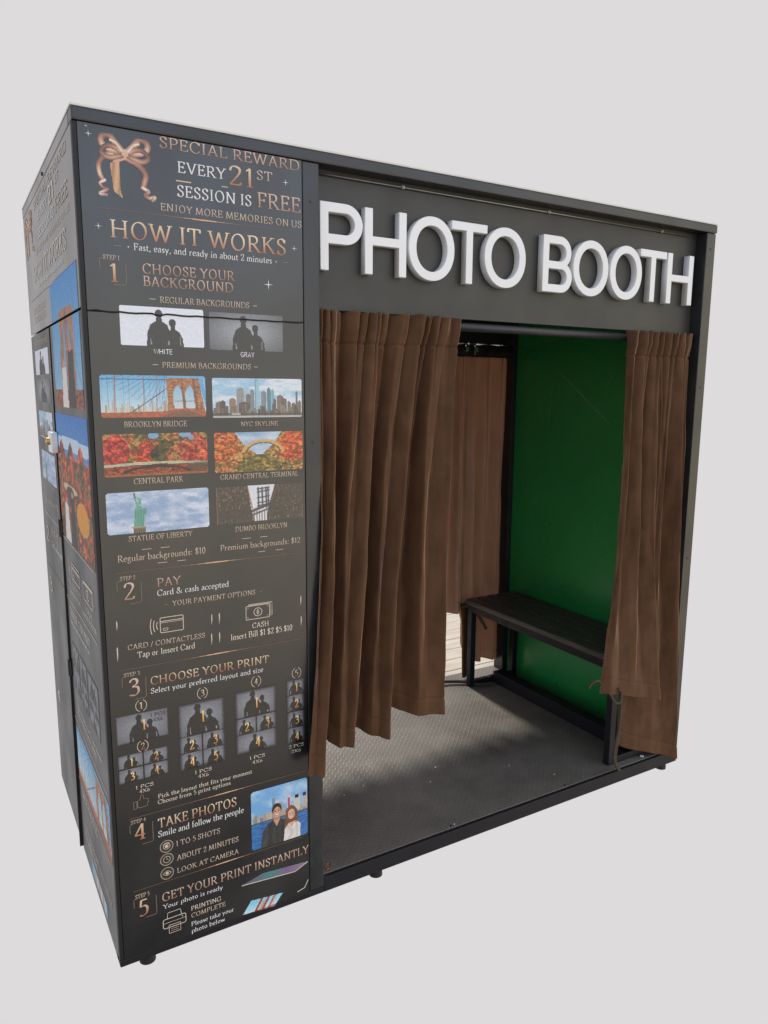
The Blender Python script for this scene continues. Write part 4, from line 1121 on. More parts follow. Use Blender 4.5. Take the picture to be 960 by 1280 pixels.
NAMES = {'r': "copper and white lettering of the reward offer", 'h': "copper HOW IT WORKS heading", '1': "lettering of step 1 and its picture captions",
         '2': "lettering and icons of step 2 about paying", '3': "lettering of step 3 about print layouts", '4': "lettering and icons of step 4 about taking photos",
         '5': "lettering and icons of step 5 about the print"}
inks = {k: Ink('front') for k in NAMES}
for sec, s, x0, x1, zb, cap, sty in LINES:
    if sec == '3' and s in '12345' and cap < .02: continue
    inks[sec].text(s, x0, x1, zb, cap, sty, weight=1.0 if cap > .019 else (.95 if sty == 'white' else 1.0))
dashw = 0.0016
def hdash(ink, x0, x1, z, sty='dim', w=dashw): ink.stroke([(x0, z), (x1, z)], lambda t: w, flat(sty))
def rule(ink, x0, x1, z, ax=1):
    """hairline that brightens to a copper spindle at its middle"""
    n = 24; c0 = lin((72, 62, 54)); c1 = lin((216, 168, 130)); xm = x0 + (x1 - x0) * .52
    xs = [x0 + (x1 - x0) * i / n for i in range(n + 1)]
    for i in range(n):
        u = abs((xs[i] + xs[i + 1]) / 2 - xm) / abs(x1 - x0)
        k = math.exp(-(u / .11) ** 2); c = c0 + (c1 - c0) * min(1, k + .25)
        w = 0.0011 + 0.0022 * math.exp(-(u / .07) ** 2)
        ink.poly([[(xs[i], z - w / 2), (xs[i + 1], z - w / 2), (xs[i + 1], z + w / 2), (xs[i], z + w / 2)]], lambda a, b, c=c: (*c, 1.0))
for sec, (x0, x1, z) in zip('r1234', RULES): rule(inks[sec], x0, x1, z)
def star(ink, x, z, s):
    c = flat('white')
    for a in range(4):
        t = R(90 * a); dx, dz = math.cos(t), math.sin(t)
        ink.poly([[(x - dz * s * .10, z + dx * s * .10), (x + dx * s, z + dz * s), (x + dz * s * .10, z - dx * s * .10)]], c)
for x, z, s in ((.033, 2.053, .008), (.499, 2.016, .009), (.448, 1.764, .013), (.044, 1.861, .008), (.520, 1.859, .008), (.029, 2.068, .004)): star(inks['h'], x, z, s)
I = inks['h']; hdash(I, .075, .092, 1.822); hdash(I, .485, .502, 1.822); I.disc(.107, 1.822, .002, .002, flat('pale'), 8); I.disc(.470, 1.822, .002, .002, flat('pale'), 8)
hdash(inks['r'], .222, .258, 1.982, 'rose', .0028); hdash(inks['r'], .332, .348, 1.984, 'rose', .002)
I = inks['1']
for x0, x1, z in ((.150, .164, 1.7095), (.406, .416, 1.7095), (.150, .163, 1.558), (.405, .414, 1.558), (.105, .128, 1.1125), (.150, .172, 1.1125),
                  (.362, .385, 1.1145), (.412, .432, 1.1145), (.142, .165, 1.0745), (.190, .212, 1.0745), (.405, .425, 1.0745), (.455, .476, 1.0745)): hdash(I, x0, x1, z, 'pale', .0014)
hdash(inks['2'], .152, .163, .966); hdash(inks['2'], .405, .416, .966)
def corner_frame(ink, x0, x1, zt, zb):
    c = flat('dim'); w = lambda t: .0014
    r = .006
    ink.stroke([(x0, zt - .026), (x0, zt - r)] + arc(x0 + r, zt - r, r, r, 180, 90, 6) + [(x0 + .012, zt)], w, c)
    ink.stroke([(x1 - .028, zb), (x1 - r, zb)] + arc(x1 - r, zb + r, r, r, -90, 0, 6) + [(x1, zt - .008)], w, c)
for sec, zt, zb in (('1', 1.793, 1.736), ('2', 1.040, .980), ('3', .795, .732), ('4', .397, .334), ('5', .185, .122)): corner_frame(inks[sec], .042, .099, zt, zb)
# step 2 icons: card with waves, banknotes, bracket bars
def rrect(ink, x0, x1, z0, z1, r, w, c):
    ink.stroke(arc(x1 - r, z1 - r, r, r, 0, 90, 5) + arc(x0 + r, z1 - r, r, r, 90, 180, 5) + arc(x0 + r, z0 + r, r, r, 180, 270, 5) + arc(x1 - r, z0 + r, r, r, 270, 360, 5), lambda t: w, c, closed=True)
def card_icon(I, x0, x1, z0, z1, w=.0021, s=1):
    c = flat('icon'); rrect(I, x0, x1, z0, z1, .003, w, c); d = x1 - x0; h = z1 - z0
    I.stroke([(x0, z1 - .24 * h), (x1, z1 - .24 * h)], lambda t: w, c); I.stroke([(x0, z1 - .34 * h), (x1, z1 - .34 * h)], lambda t: w * .6, c)
    rrect(I, x0 + .12 * d, x0 + .32 * d, z0 + .14 * h, z0 + .28 * h, .001, w * .7, c)
    for k in range(3):
        q = [(x0 - d * (.06 + .13 * k) - d * .10 * math.cos(a), (z0 + z1) / 2 + h * (.28 + .15 * k) * math.sin(a)) for a in np.linspace(-1.1, 1.1, 12)]
        I.stroke(q, lambda t: w, c)
def cash_icon(I, x0, x1, z0, z1, w=.0019):
    c = flat('icon'); d = x1 - x0; h = z1 - z0; r = h * .17
    I.stroke([(x0 + r, z1)] + [(x0 + r, z1 - r), (x0, z1 - r)] + [(x0, z0 + r), (x0 + r, z0 + r), (x0 + r, z0), (x1 - r, z0), (x1 - r, z0 + r), (x1, z0 + r), (x1, z1 - r), (x1 - r, z1 - r), (x1 - r, z1)], lambda t: w * .8, c, closed=True)
    rrect(I, x0, x1, z0, z1, .002, w, c)
    I.ring((x0 + x1) / 2, (z0 + z1) / 2, .17 * d, .30 * h, w, c)
    for dz in (-.07, .07): I.ring((x0 + x1) / 2, (z0 + z1) / 2 + dz * h, .045 * d, .075 * h, w * .8, c, 12)
    I.stroke([((x0 + x1) / 2, (z0 + z1) / 2 - .2 * h), ((x0 + x1) / 2, (z0 + z1) / 2 + .2 * h)], lambda t: w * .6, c)
    for k in (1, 2):
        e = .05 * d * k * np.sign(1)
        I.stroke([(x0 + .1 * d, z1 + .06 * h * k), (x1 + .055 * d * k, z1 + .06 * h * k), (x1 + .055 * d * k, z0 + .06 * h * k)], lambda t: w * .8, c)
I = inks['2']
card_icon(I, .141, .199, .8935, .9325); cash_icon(I, .367, .434, .8915, .9285)
for x, za, zb in ((.0370, .915, .942), (.0350, .836, .876), (.2735, .892, .924), (.2715, .838, .872), (.2938, .892, .925), (.2930, .840, .872), (.5270, .908, .938), (.5275, .848, .880)):
    I.poly([[(x - .0004, za), (x + .0002, (za + zb) / 2 - .0), (x + .0014, za + .006), (x + .0016, zb - .006), (x, zb), (x - .0016, zb - .006), (x - .0014, za + .006)]], flat('icon'))
# step 3: circled numbers; layout numerals are printed over the tiles below
I = inks['3']
for n_, (x, z) in zip("12345", ((.0850, .7120), (.0840, .6030), (.2420, .7120), (.3910, .7140), (.5110, .7150))):
    I.text(n_, x - .0050, x + .0050, z - .0085, .017, 'gold', 1.1)
    for a0, a1 in ((20, 160), (200, 340)):
        I.ring(x, z, .0135, .0155, .0016, flat('icon'), 14, a0 - 90, a1 - 90)
# thumbs up
c = flat('dim'); w = lambda t: .0016
I.stroke([(.064, .440), (.064, .456), (.070, .458), (.074, .472), (.079, .470), (.079, .459), (.090, .458), (.091, .452), (.088, .438), (.070, .436), (.064, .440)], w, c)
rrect(I, .054, .062, .436, .456, .001, .0014, c)
# step 4 icons: lens, clock, eye inside double rings
I = inks['4']; c = flat('icon')
for x, z, kind in ((.1320, .3070, 0), (.1312, .2690, 1), (.1305, .2290, 2)):
    I.ring(x, z, .0168, .0166, .0013, c, 30); I.ring(x, z, .0136, .0134, .0006, flat('dim'), 30)
    if kind == 0:
        I.ring(x, z, .0088, .0080, .0016, c, 20); I.disc(x, z, .0052, .0050, flat('rose')); I.stroke([(x - .009, z + .006), (x - .003, z + .0095), (x + .004, z + .0095), (x + .009, z + .006)], lambda t: .0014, c)
    elif kind == 1:
        I.ring(x, z, .0090, .0090, .0014, c, 22); I.stroke([(x, z + .006), (x, z), (x + .005, z - .001)], lambda t: .0013, c)
    else:
        I.stroke([(x - .0105 + .021 * k / 10, z + .0066 * math.sin(math.pi * k / 10)) for k in range(11)], lambda t: .0014, c)
        I.stroke([(x - .0105 + .021 * k / 10, z - .0066 * math.sin(math.pi * k / 10)) for k in range(11)], lambda t: .0014, c)
        I.disc(x, z, .0042, .0044, flat('rose'))
# step 5: printer
I = inks['5']; w = lambda t: .0019
rrect(I, .114, .175, .068, .095, .005, .0021, c)
I.stroke([(.125, .095), (.127, .112), (.161, .112), (.164, .095)], w, c); I.stroke([(.114, .083), (.175, .083)], lambda t: .0012, c)
I.disc(.166, .089, .0018, .0018, c, 8)
I.stroke([(.129, .074), (.129, .050), (.160, .050), (.160, .074), (.129, .074)], w, flat('rose'))
for zz in (.068, .062, .056): I.stroke([(.134, zz), (.155, zz)], lambda t: .0010, c)
# worn lower right corner, the blank slot line
I.stroke([(.505, .034), (.528, .040), (.540, .062)], lambda t: .0022, flat('cream'))

PICLAB = {'white': "white sample picture of a couple's silhouette", 'gray': "grey sample picture of a couple's silhouette", 'bridge': "picture of a stone bridge tower and cables",
          'skyline': "picture of a city skyline under pale sky", 'park': "picture of red autumn trees and a low bridge", 'arch': "picture of orange autumn trees and an arch bridge",
          'statue': "picture of a green statue against clouds", 'street': "dark street picture with a steel bridge tower", 'couple': "picture of a smiling couple by the water", 'bow': "copper ribbon bow picture"}
MAKE = {'white': lambda: pic_plain((226, 229, 238), False), 'gray': lambda: pic_plain((150, 152, 158), True), 'bridge': pic_bridge, 'skyline': pic_skyline, 'park': pic_park,
        'arch': pic_arch, 'statue': pic_statue, 'street': pic_street, 'couple': pic_couple, 'bow': pic_bow}
CVS = {}
for k, fn in MAKE.items():
    CVS[k] = fn(); build_picture(CVS[k], PICS[k], top_panel if k == 'bow' else low_panel, PICLAB[k])
LAY = {
    'lay1': ([(.0, .0, 1, 1, 1.3)], 70, 42, 1.7, "grey print layout of one large picture", [("1", .53, .44, .36)]),
    'lay2': ([(.0, .0, .49, .48, 1.35), (.51, .0, 1, .48, 1.35), (0, .52, .49, 1, 1.35), (.51, .52, 1, 1, 1.35)], 70, 42, 1.6, "grey print layout of four small pictures",
             [("1", .27, .30, .26), ("2", .76, .26, .26), ("3", .27, .80, .26), ("4", .76, .76, .26)]),
    'lay3': ([(.0, .0, 1, .485, 1.6), (0, .50, .49, .74, 1.6), (.51, .50, 1, .74, 1.6), (0, .755, .49, 1, 1.6), (.51, .755, 1, 1, 1.6)], 66, 96, .67, "grey print layout of one large and four small pictures",
             [("1", .53, .23, .17), ("2", .27, .635, .13), ("3", .78, .625, .13), ("4", .27, .885, .13), ("5", .78, .885, .13)]),
    'lay4': ([(.0, .0, 1, .42, 1.45), (0, .44, .49, .685, 1.65), (.51, .44, 1, .685, 1.65), (0, .70, 1, 1, 1.0)], 62, 96, .65, "grey print layout of four pictures in three rows",
             [("1", .52, .22, .16), ("2", .27, .58, .13), ("3", .77, .56, .13), ("4", .53, .85, .15)]),
    'lay5': ([(.0, .0, 1, .235, 1.7), (0, .255, 1, .49, 1.7), (0, .51, 1, .745, 1.7), (0, .765, 1, 1, 1.7)], 32, 96, .29, "narrow grey strip layout of four pictures",
             [("1", .56, .13, .12), ("2", .56, .385, .12), ("3", .56, .64, .12), ("4", .56, .895, .12)]),
}
nums = Ink('front', off=0.0012)
for k, (cells, nx, ny, asp, lab, ns) in LAY.items():
    build_picture(pic_layout(cells, nx, ny, asp), PICS[k], low_panel, lab)
    x0, x1, z0, z1 = PICS[k]
    for ch, u, v, h in ns:
        cap = h * (z1 - z0); wd = cap * (.30 if ch == '1' else .50); x = x0 + u * (x1 - x0); z = z1 - v * (z1 - z0)
        nums.text(ch, x - wd / 2, x + wd / 2, z - cap / 2, cap, 'num', 1.2)
ink_dark = Ink('front', off=0.0012)
for sec, s, x0, x1, zb, cap, sty in LINES:
    if sty == 'ink': nums.text(s, x0, x1, zb, cap, sty, 1.1)
nums.build("lettering", low_panel, label="copper numerals over the layout pictures")
for k, ink in inks.items(): ink.build("lettering", top_panel if k in 'rh' else low_panel, label=NAMES[k])

def quad_canvas(nx, ny, mask_pts):
    cv = Canvas(nx, ny, (0, 0, 0)); cv.A = cv.poly(mask_pts); return cv
# fanned print at the slot, with a bright paper edge
cv = quad_canvas(90, 30, [(0, .55), (.317, 0), (1, .38), (.80, 1)])
t = cv.U[..., None]
cv.C = np.array((92, 96, 116.)) * (1 - t) + np.array((150, 124, 146.)) * t
cv.put(np.exp(-((cv.U - .42) / .16) ** 2) > -1, (70, 140, 130), np.exp(-((cv.U - .42) / .14) ** 2) * .8)
cv.put(cv.U > -1, (128, 96, 148), np.exp(-((cv.U - .68) / .10) ** 2) * .6)
build_picture(cv, (.3340, .5390, .1040, .1330), low_panel, "dark iridescent print fanning out of the slot")
I = Ink('front', off=0.0013); pe = [(.3345, .1165), (.4980, .1035), (.5390, .1215)]
I.stroke(pe, lambda t: .0022, flat('cream')); I.build("paper_edge", low_panel)
cv = quad_canvas(64, 26, [(.21, 0), (1, .23), (.78, 1), (0, .81)])
uu = cv.U + .22 * (cv.V - 0)
cv.C = cv.gradv((120, 196, 226), (206, 226, 232)) + (np.sin(uu * 60) > .5)[..., None] * 18.0
for a in (.50, .68, .84): cv.put(np.abs(uu - a) < .035, (156, 66, 52) if a < .8 else (196, 104, 64), .9)
cv.put((np.abs(uu - .60) < .05) & (cv.V > .3), (206, 150, 130), .7); cv.put(cv.V > .85, (170, 60, 66), .6)
build_picture(cv, (.3360, .4590, .0160, .0590), low_panel, "blue printed photo strip in the slot")

# ------------------------------------------------------------------ left side wall with the same artwork, stretched
upper = box("side_panel", (0.0, 0.019, 1.6840), (0.018, D, 2.0755), M_SIDE, booth, 0.0008)
door = box("side_door", (0.0, 0.019, 0.0040), (0.018, 0.5900, 1.6780), M_SIDE_LOW, booth, 0.0008)
rear = box("side_panel", (0.0, 0.6120, 0.0040), (0.018, D, 1.6780), M_SIDE_LOW, booth, 0.0008)
box("side_top_beam", (-0.001, 0.045, 2.0765), (0.030, D, 2.1045), M_SIDE, booth, 0.002)
I = Ink('side')
for s, y0, y1, zb, cap, sty in (('SPECIAL REWARD', .80, .10, 2.040, .024, 'pale'), ('EVERY', .70, .47, 1.995, .024, 'white'), ('21', .45, .33, 1.988, .042, 'cream'), ('ST', .31, .24, 2.010, .02, 'pale'),
        ('SESSION IS', .72, .36, 1.945, .025, 'white'), ('FREE', .33, .11, 1.945, .034, 'pale'), ('ENJOY MORE MEMORIES ON US', .80, .10, 1.910, .015, 'pale'),
        ('HOW IT WORKS', .90, .18, 1.838, .046, 'cream'), ('Fast, easy, and ready in about 2 minutes', .80, .25, 1.812, .014, 'white'),
        ('CHOOSE YOUR', .98, .66, 1.742, .020, 'pale'), ('BACKGROUND', .98, .66, 1.714, .020, 'pale')): I.text(s, y0, y1, zb, cap, sty, 1.0)
rule(I, 1.03, .05, 1.790)
I.build("lettering", upper)
build_picture(CVS['bow'], (1.09, .84, 1.93, 2.06), upper, None, 'side')
cvp = pic_bridge_pair(); cva = pic_autumn_pair()
# the picture crosses the join: the strip above it sits on the upper board
import copy as _copy
def crop(cv, v0, v1):
    c = Canvas.__new__(Canvas); j0, j1 = int(v0 * cv.ny), int(v1 * cv.ny)
    c.nx, c.ny = cv.nx, j1 - j0; c.C = cv.C[j0:j1]; c.A = cv.A[j0:j1]; return c
def crop_u(cv, u0, u1):
    c = Canvas.__new__(Canvas); j0, j1 = int(u0 * cv.nx), int(u1 * cv.nx)
    c.nx, c.ny = j1 - j0, cv.ny; c.C = cv.C[:, j0:j1]; c.A = cv.A[:, j0:j1]; return c
zt, zb_ = 1.792, 1.450
f = (zt - 1.685) / (zt - zb_)
build_picture(crop(cvp, 0, f), (.535, .048, 1.685, zt), upper, None, 'side')
build_picture(crop(cvp, f, 1), (.535, .048, zb_, 1.677), door, "picture of a couple in front of a bridge", 'side')
build_picture(crop_u(cva, .06, 1), (.588, .026, 1.062, 1.430), door, "picture of a couple among autumn trees", 'side')
cvw = pic_bridge(120, 40, True)
build_picture(cvw, (.575, .030, .275, .445), door, "wide picture of a bridge on the side door", 'side')
I = Ink('side')
for z in (1.056, .868, .470, .262): I.stroke([(.588, z), (.05, z)], lambda t: .003, flat('pale'))
for z in (.462, .254): I.stroke([(.560, z), (.08, z)], lambda t: .0018, flat('dim'))
card_icon(I, .44, .30, .955, 1.000, .004); cash_icon(I, .24, .10, .945, .990, .004)
for s, y0, y1, zb, cap, sty in (('CARD / CONTACTLESS', .52, .29, .925, .014, 'pale'), ('Tap or Insert Card', .50, .31, .900, .014, 'cream'), ('CASH', .20, .12, .915, .014, 'cream'), ('Insert Bill $1 $2 $5 $10', .27, .06, .892, .014, 'cream'),
        ('CHOOSE YOUR PRINT', .54, .18, .820, .024, 'cream'), ('Select your preferred layout and size', .54, .2, .795, .014, 'white'), ('Pick the layout that fits your moment', .50, .10, .530, .014, 'cream'),
        ('Choose from 5 print options', .50, .18, .508, .014, 'cream'), ('TAKE PHOTOS', .54, .26, .225, .026, 'cream'), ('GET YOUR PRINT INSTANTLY', .54, .07, .120, .024, 'pale'), ('Your photo is ready', .52, .3, .095, .014, 'white')): I.text(s, y0, y1, zb, cap, sty)
I.build("lettering", door)
for k, (y0, y1) in enumerate(((.54, .42), (.40, .28), (.26, .10))):
    build_picture(pic_layout(LAY['lay%d' % (k + 2)][0], 44, 56, .7), (y0, y1, .585, .735), door, None, 'side')
cv = Canvas(60, 16, (120, 180, 214)); 
for a in (.2, .45, .7): cv.put(cv.rect(a, 0, a + .1, 1), (196, 150, 128)); cv.put(cv.rect(a + .12, .2, a + .2, 1), (210, 206, 202))
build_picture(cv, (.40, .16, .030, .075), door, None, 'side')
I = Ink('side')
I.stroke([(1.06, 1.066), (.620, 1.066)], lambda t: .003, flat('pale')); I.stroke([(1.06, .872), (.620, .872)], lambda t: .003, flat('dim'))
for s, y0, y1, zb, cap, sty in (('Regular backgrounds: $10', 1.04, .66, 1.115, .02, 'pale'), ('STEP 2', 1.05, .98, 1.030, .012, 'pale'), ('2', 1.04, .97, .965, .05, 'pale'), ('PAY', .88, .72, 1.005, .030, 'pale'), ('Card & cash accepted', .90, .64, .965, .018, 'white'),
        ('3', 1.04, .97, .780, .05, 'pale'), ('4', 1.04, .97, .36, .045, 'cream'), ('REGULAR BACKGROUNDS', 1.02, .66, 1.640, .014, 'pale'), ('STATUE OF LIBERTY', 1.0, .68, 1.172, .012, 'pale')): I.text(s, y0, y1, zb, cap, sty)
I.build("lettering", rear)
for k, z0, z1 in (('white', 1.545, 1.625), ('gray', 1.455, 1.530), ('skyline', 1.335, 1.425), ('statue', 1.190, 1.290)):
    build_picture(CVS[k], (1.03, .67, z0, z1), rear, None, 'side')
# lock box and hinge on the door edge
bm = bmesh.new(); add_box(bm, (-.020, .560, 1.310), (-.0015, .640, 1.372), .004)
lock = from_bm("lock_box", bm, material("white_lock_case", (.72, .73, .74), .25, noise=(20, .05)), door)
bm = bmesh.new(); add_tube(bm, [(-.0205, .600, 1.343), (-.028, .600, 1.343)], .011, 16); add_tube(bm, [(-.028, .600, 1.343), (-.031, .600, 1.343)], [.009, .006], 16)
from_bm("key_barrel", bm, material("brass", (.62, .40, .13), .3, metal=1.0), lock)
for z in (.60, 1.05):
    bm = bmesh.new(); add_tube(bm, [(-.004, .601, z), (-.004, .601, z + .055)], .0065, 12); add_box(bm, (-.004, .582, z + .004), (-.0012, .620, z + .051), .001)
    from_bm("hinge", bm, M_SEAM, door)
bm = bmesh.new(); add_tube(bm, [(.0005, .533, 2.088), (-.0035, .533, 2.088)], [.006, .005], 12); from_bm("screw", bm, M_SEAM, booth)

bm = bmesh.new()
vs = [bm.verts.new(p) for p in ((-.0015, .603, 1.676), (-.0015, .611, 1.676), (.016, .611, 1.676), (.016, .603, 1.676), (-.009, .603, .004), (-.009, .611, .004), (.016, .611, .004), (.016, .603, .004))]
for f_ in ((0, 1, 2, 3), (7, 6, 5, 4), (0, 4, 5, 1), (1, 5, 6, 2), (2, 6, 7, 3), (3, 7, 4, 0)): bm.faces.new([vs[i] for i in f_])
from_bm("edge_strip", bm, M_SEAM, rear)

# curtain rails
def rail(name, y, z, x0, x1, rad, mat):
    bm = bmesh.new(); add_tube(bm, [(x0, y, z), (x1, y, z)], rad, 20)
    o = from_bm(name, bm, mat, booth)
    for p in o.data.polygons: p.use_smooth = len(p.vertices) == 4
    return o
rail("curtain_rail", .0640, 1.6960, .5930, 2.1555, .0135, M_ROD)
rail("curtain_rail", 1.0560, 1.7060, .6070, 2.1325, .0085, M_CHROME)

# faint reflections on the green wall, painted as paler green strips
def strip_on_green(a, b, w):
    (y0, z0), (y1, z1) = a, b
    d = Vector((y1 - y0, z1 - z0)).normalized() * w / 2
    me = bpy.data.meshes.new("painted_reflection")
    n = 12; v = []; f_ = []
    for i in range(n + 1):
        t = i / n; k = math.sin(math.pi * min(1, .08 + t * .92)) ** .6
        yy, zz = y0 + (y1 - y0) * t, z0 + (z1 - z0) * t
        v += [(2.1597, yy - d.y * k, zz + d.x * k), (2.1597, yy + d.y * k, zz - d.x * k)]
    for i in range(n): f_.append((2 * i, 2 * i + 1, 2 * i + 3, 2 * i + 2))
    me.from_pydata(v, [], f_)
    mesh_obj("painted_reflection", me, M_REFLECTION, green)
M_REFLECTION = material("painted_green_reflection", (0.10, 0.33, 0.17), 0.5, noise=(30, .2))
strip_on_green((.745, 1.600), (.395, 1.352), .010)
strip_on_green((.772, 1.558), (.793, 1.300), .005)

# ------------------------------------------------------------------ bench
M_BOLT = material('dull_bolt_steel', (.20, .19, .18), .45, metal=.8)
bench = thing("bench", "low dark slatted bench along the green wall inside the booth", "bench", (0, 0, 0))
for i in range(5):
    x0 = 1.8420 + i * .0625
    bm = bmesh.new(); add_box(bm, (x0, .030, .4720), (x0 + .0575, .978, .4970), .006)
    from_bm("seat_slat", bm, M_BENCH, bench)
box("seat_rail", (1.8500, .040, .4380), (1.8790, .968, .4715), M_BFR, bench, .002)
box("seat_rail", (2.1210, .040, .4380), (2.1500, .968, .4715), M_BFR, bench, .002)
for y in (.0415, .9370):
    for x in (1.8505, 2.1205):
        box("leg", (x, y, .0520), (x + .0290, y + .0290, .4375), M_BFR, bench, .002)
    box("stretcher", (1.8800, y + .002, .0525), (2.1200, y + .027, .0800), M_BFR, bench, .002)
box("stretcher", (1.9950, .0715, .0522), (2.0550, .9360, .1100), M_BFR, bench, .003)

for y in (.055, .500, .952):
    for i in range(5):
        x = 1.8420 + i * .0625 + .0287
        bm = bmesh.new(); add_tube(bm, [(x, y, .4965), (x, y, .4984)], [.0042, .0036], 10)
        from_bm("bolt", bm, M_BOLT, bench)

# ------------------------------------------------------------------ curtains
def wig(x, y):
    return math.sin(x * 3.1 + 1.3 * math.sin(y * 2.3)) * .5 + math.sin(x * 7.7 + y * 5.1) * .3 + math.sin(y * 11.3 - x * 4.7) * .2

def curtain(name, cols, label, group, mat, casing=.085, gather=.007, hem=.055, nseg=12, nt=90, seed=0.0, pts_sharp=.75, waves=88):
    """cols: list of ((x,y,z) top, (x,y,z) mid, (x,y,z) hem)"""
    rows = []
    for t in list(np.linspace(0, .11, 42, endpoint=False)) + list(np.linspace(.11, .93, nt, endpoint=False)) + list(np.linspace(.93, 1, 26)):
        ctl = []
        for a, b, c in cols:
            a, b, c = np.array(a), np.array(b), np.array(c)
            tm = (a[2] - b[2]) / (a[2] - c[2])
            z = a[2] + (c[2] - a[2]) * t
            l0 = (t - tm) * (t - 1) / ((0 - tm) * (0 - 1)); l1 = t * (t - 1) / (tm * (tm - 1)); l2 = t * (t - tm) / (1 - tm)
            p = a * l0 + b * l1 + c * l2
            ctl.append((p[0], p[1], z))
        n = len(ctl); row = []
        C = [np.array(p) for p in ctl]
        for i in range(n - 1):
            p1, p2 = C[i], C[i + 1]
            m1 = (C[i + 1] - C[i - 1]) * .5 if i > 0 else (p2 - p1)
            m2 = (C[i + 2] - C[i]) * .5 if i + 2 < n else (p2 - p1)
            seg = np.linalg.norm((p2 - p1)[:2])
            for m in (m1, m2):
                L = np.linalg.norm(m[:2])
                if L > seg * 1.3: m *= seg * 1.3 / L
            m1 = m1 * pts_sharp; m2 = m2 * pts_sharp
            for s in np.linspace(0, 1, nseg, endpoint=False):
                h0 = 2 * s ** 3 - 3 * s ** 2 + 1; h1 = s ** 3 - 2 * s ** 2 + s; h2 = -2 * s ** 3 + 3 * s ** 2; h3 = s ** 3 - s ** 2
                row.append(h0 * p1 + h1 * m1 + h2 * p2 + h3 * m2)
        row.append(C[-1])
        rows.append(row)
    ztop = cols[0][0][2]
    nu = len(rows[0])
    V = []
    for row in rows:
        for k, p in enumerate(row):
            u = k / (nu - 1)
            zt_ = rows[0][k][2]; zb_ = rows[-1][k][2]
            d = zt_ - p[2]; e = p[2] - zb_
            sg = abs(math.sin(u * waves * .5 + 1.3 * math.sin(u * 15 + seed) + seed))
            g = -gather * (.35 + .65 * math.exp(-d / .10)) * math.exp(-d / .45) * sg ** .8
            y = p[1] + .010 * math.exp(-d / .3) + g - .0075 * min(1, d * 2) * min(1, .15 + e * 2.2) * abs(math.sin(u * 30 + 1.2 * wig(u * 4, d) + seed)) + .0045 * wig(u * 9 + seed, d * 3.0) * min(1, d * 3)
            x = p[0] + .0022 * wig(u * 13 + 2 + seed, d * 4.0) * min(1, d * 4)
            # casing seam below the rail pocket and stitched hem line
            y += .0050 * math.exp(-((d - casing) / .0040) ** 2) - .004 * math.exp(-((d - casing * .5) / .022) ** 2)
            y += .0036 * math.exp(-((e - hem) / .0045) ** 2)
            z = p[2] + (.0030 * math.sin(u * 75 + seed) if d < .002 else 0)
            V.append((x, y, z))
    F = [(i * nu + k, (i + 1) * nu + k, (i + 1) * nu + k + 1, i * nu + k + 1) for i in range(len(rows) - 1) for k in range(nu - 1)]
    me = bpy.data.meshes.new(name); me.from_pydata(V, [], F)
    for p in me.polygons: p.use_smooth = True
    o = mesh_obj(name, me, mat)
    sm = o.modifiers.new("cloth", 'SOLIDIFY'); sm.thickness = .0032; sm.offset = 0
    o["label"] = label; o["category"] = "curtain"; o["group"] = group
    return o

LT = [(0.600, 0.030, 1.714), (0.634, 0.018, 1.713), (0.652, 0.042, 1.713), (0.720, 0.024, 1.713), (0.773, 0.012, 1.714), (0.797, 0.042, 1.714), (0.858, 0.026, 1.714), (0.922, 0.012, 1.715), (0.945, 0.043, 1.715), (0.991, 0.026, 1.715), (1.061, 0.022, 1.715)]
LM = [(0.582, -.010, 1.034), (0.615, -.020, 1.032), (0.645, 0.045, 1.021), (0.671, 0.004, 1.022), (0.728, -.010, 1.018), (0.766, 0.075, 1.002), (0.791, 0.022, 1.004), (0.842, -.010, 1.005), (0.890, 0.090, 0.984), (0.939, 0.020, 0.988), (1.028, 0.010, 0.980)]
LB = [(0.516, -.060, 0.429), (0.561, -.070, 0.421), (0.606, 0.035, 0.481), (0.640, -.015, 0.464), (0.680, -.030, 0.461), (0.735, 0.080, 0.469), (0.769, 0.020, 0.455), (0.808, -.020, 0.450), (0.871, 0.105, 0.494), (0.951, 0.030, 0.472), (1.038, 0.020, 0.464)]
def pleated(rows, dy):
    """adds a soft valley halfway across every broad fold, and deepens the folds"""
    out = [rows[0]]
    for a, b in zip(rows[:-1], rows[1:]):
        if math.hypot(b[1][0] - a[1][0], b[1][1] - a[1][1]) > .034 and b[1][1] < a[1][1] + .03:
            out.append(tuple((p[0] * .55 + q[0] * .45, (p[1] + q[1]) / 2 + d, p[2] * .55 + q[2] * .45) for p, q, d in zip(a, b, dy)))
        out.append(b)
    return out
GC = "brown velvet curtains of the photo booth"
cl = curtain("curtain", pleated(list(zip(LT, LM, LB)), (.004, .034, .008)), "brown velvet curtain beside the instruction panel, widest of the three", GC, M_VELVET, seed=.4, gather=.034, pts_sharp=.48)
RT = [(1.815, 0.040, 1.714), (1.826, 0.028, 1.714), (1.892, 0.026, 1.714), (1.954, 0.016, 1.714), (1.962, 0.026, 1.714), (1.970, 0.034, 1.714), (1.985, 0.043, 1.714), (2.036, 0.024, 1.714), (2.100, 0.016, 1.714), (2.150, 0.036, 1.714)]
RM = [(1.772, 0.000, 0.893), (1.786, -.012, 0.893), (1.874, -.012, 0.883), (1.950, -.025, 0.877), (1.972, 0.018, 0.872), (1.998, 0.046, 0.866), (2.015, 0.045, 0.857), (2.043, 0.030, 0.857), (2.110, -.010, 0.857), (2.140, 0.008, 0.850)]
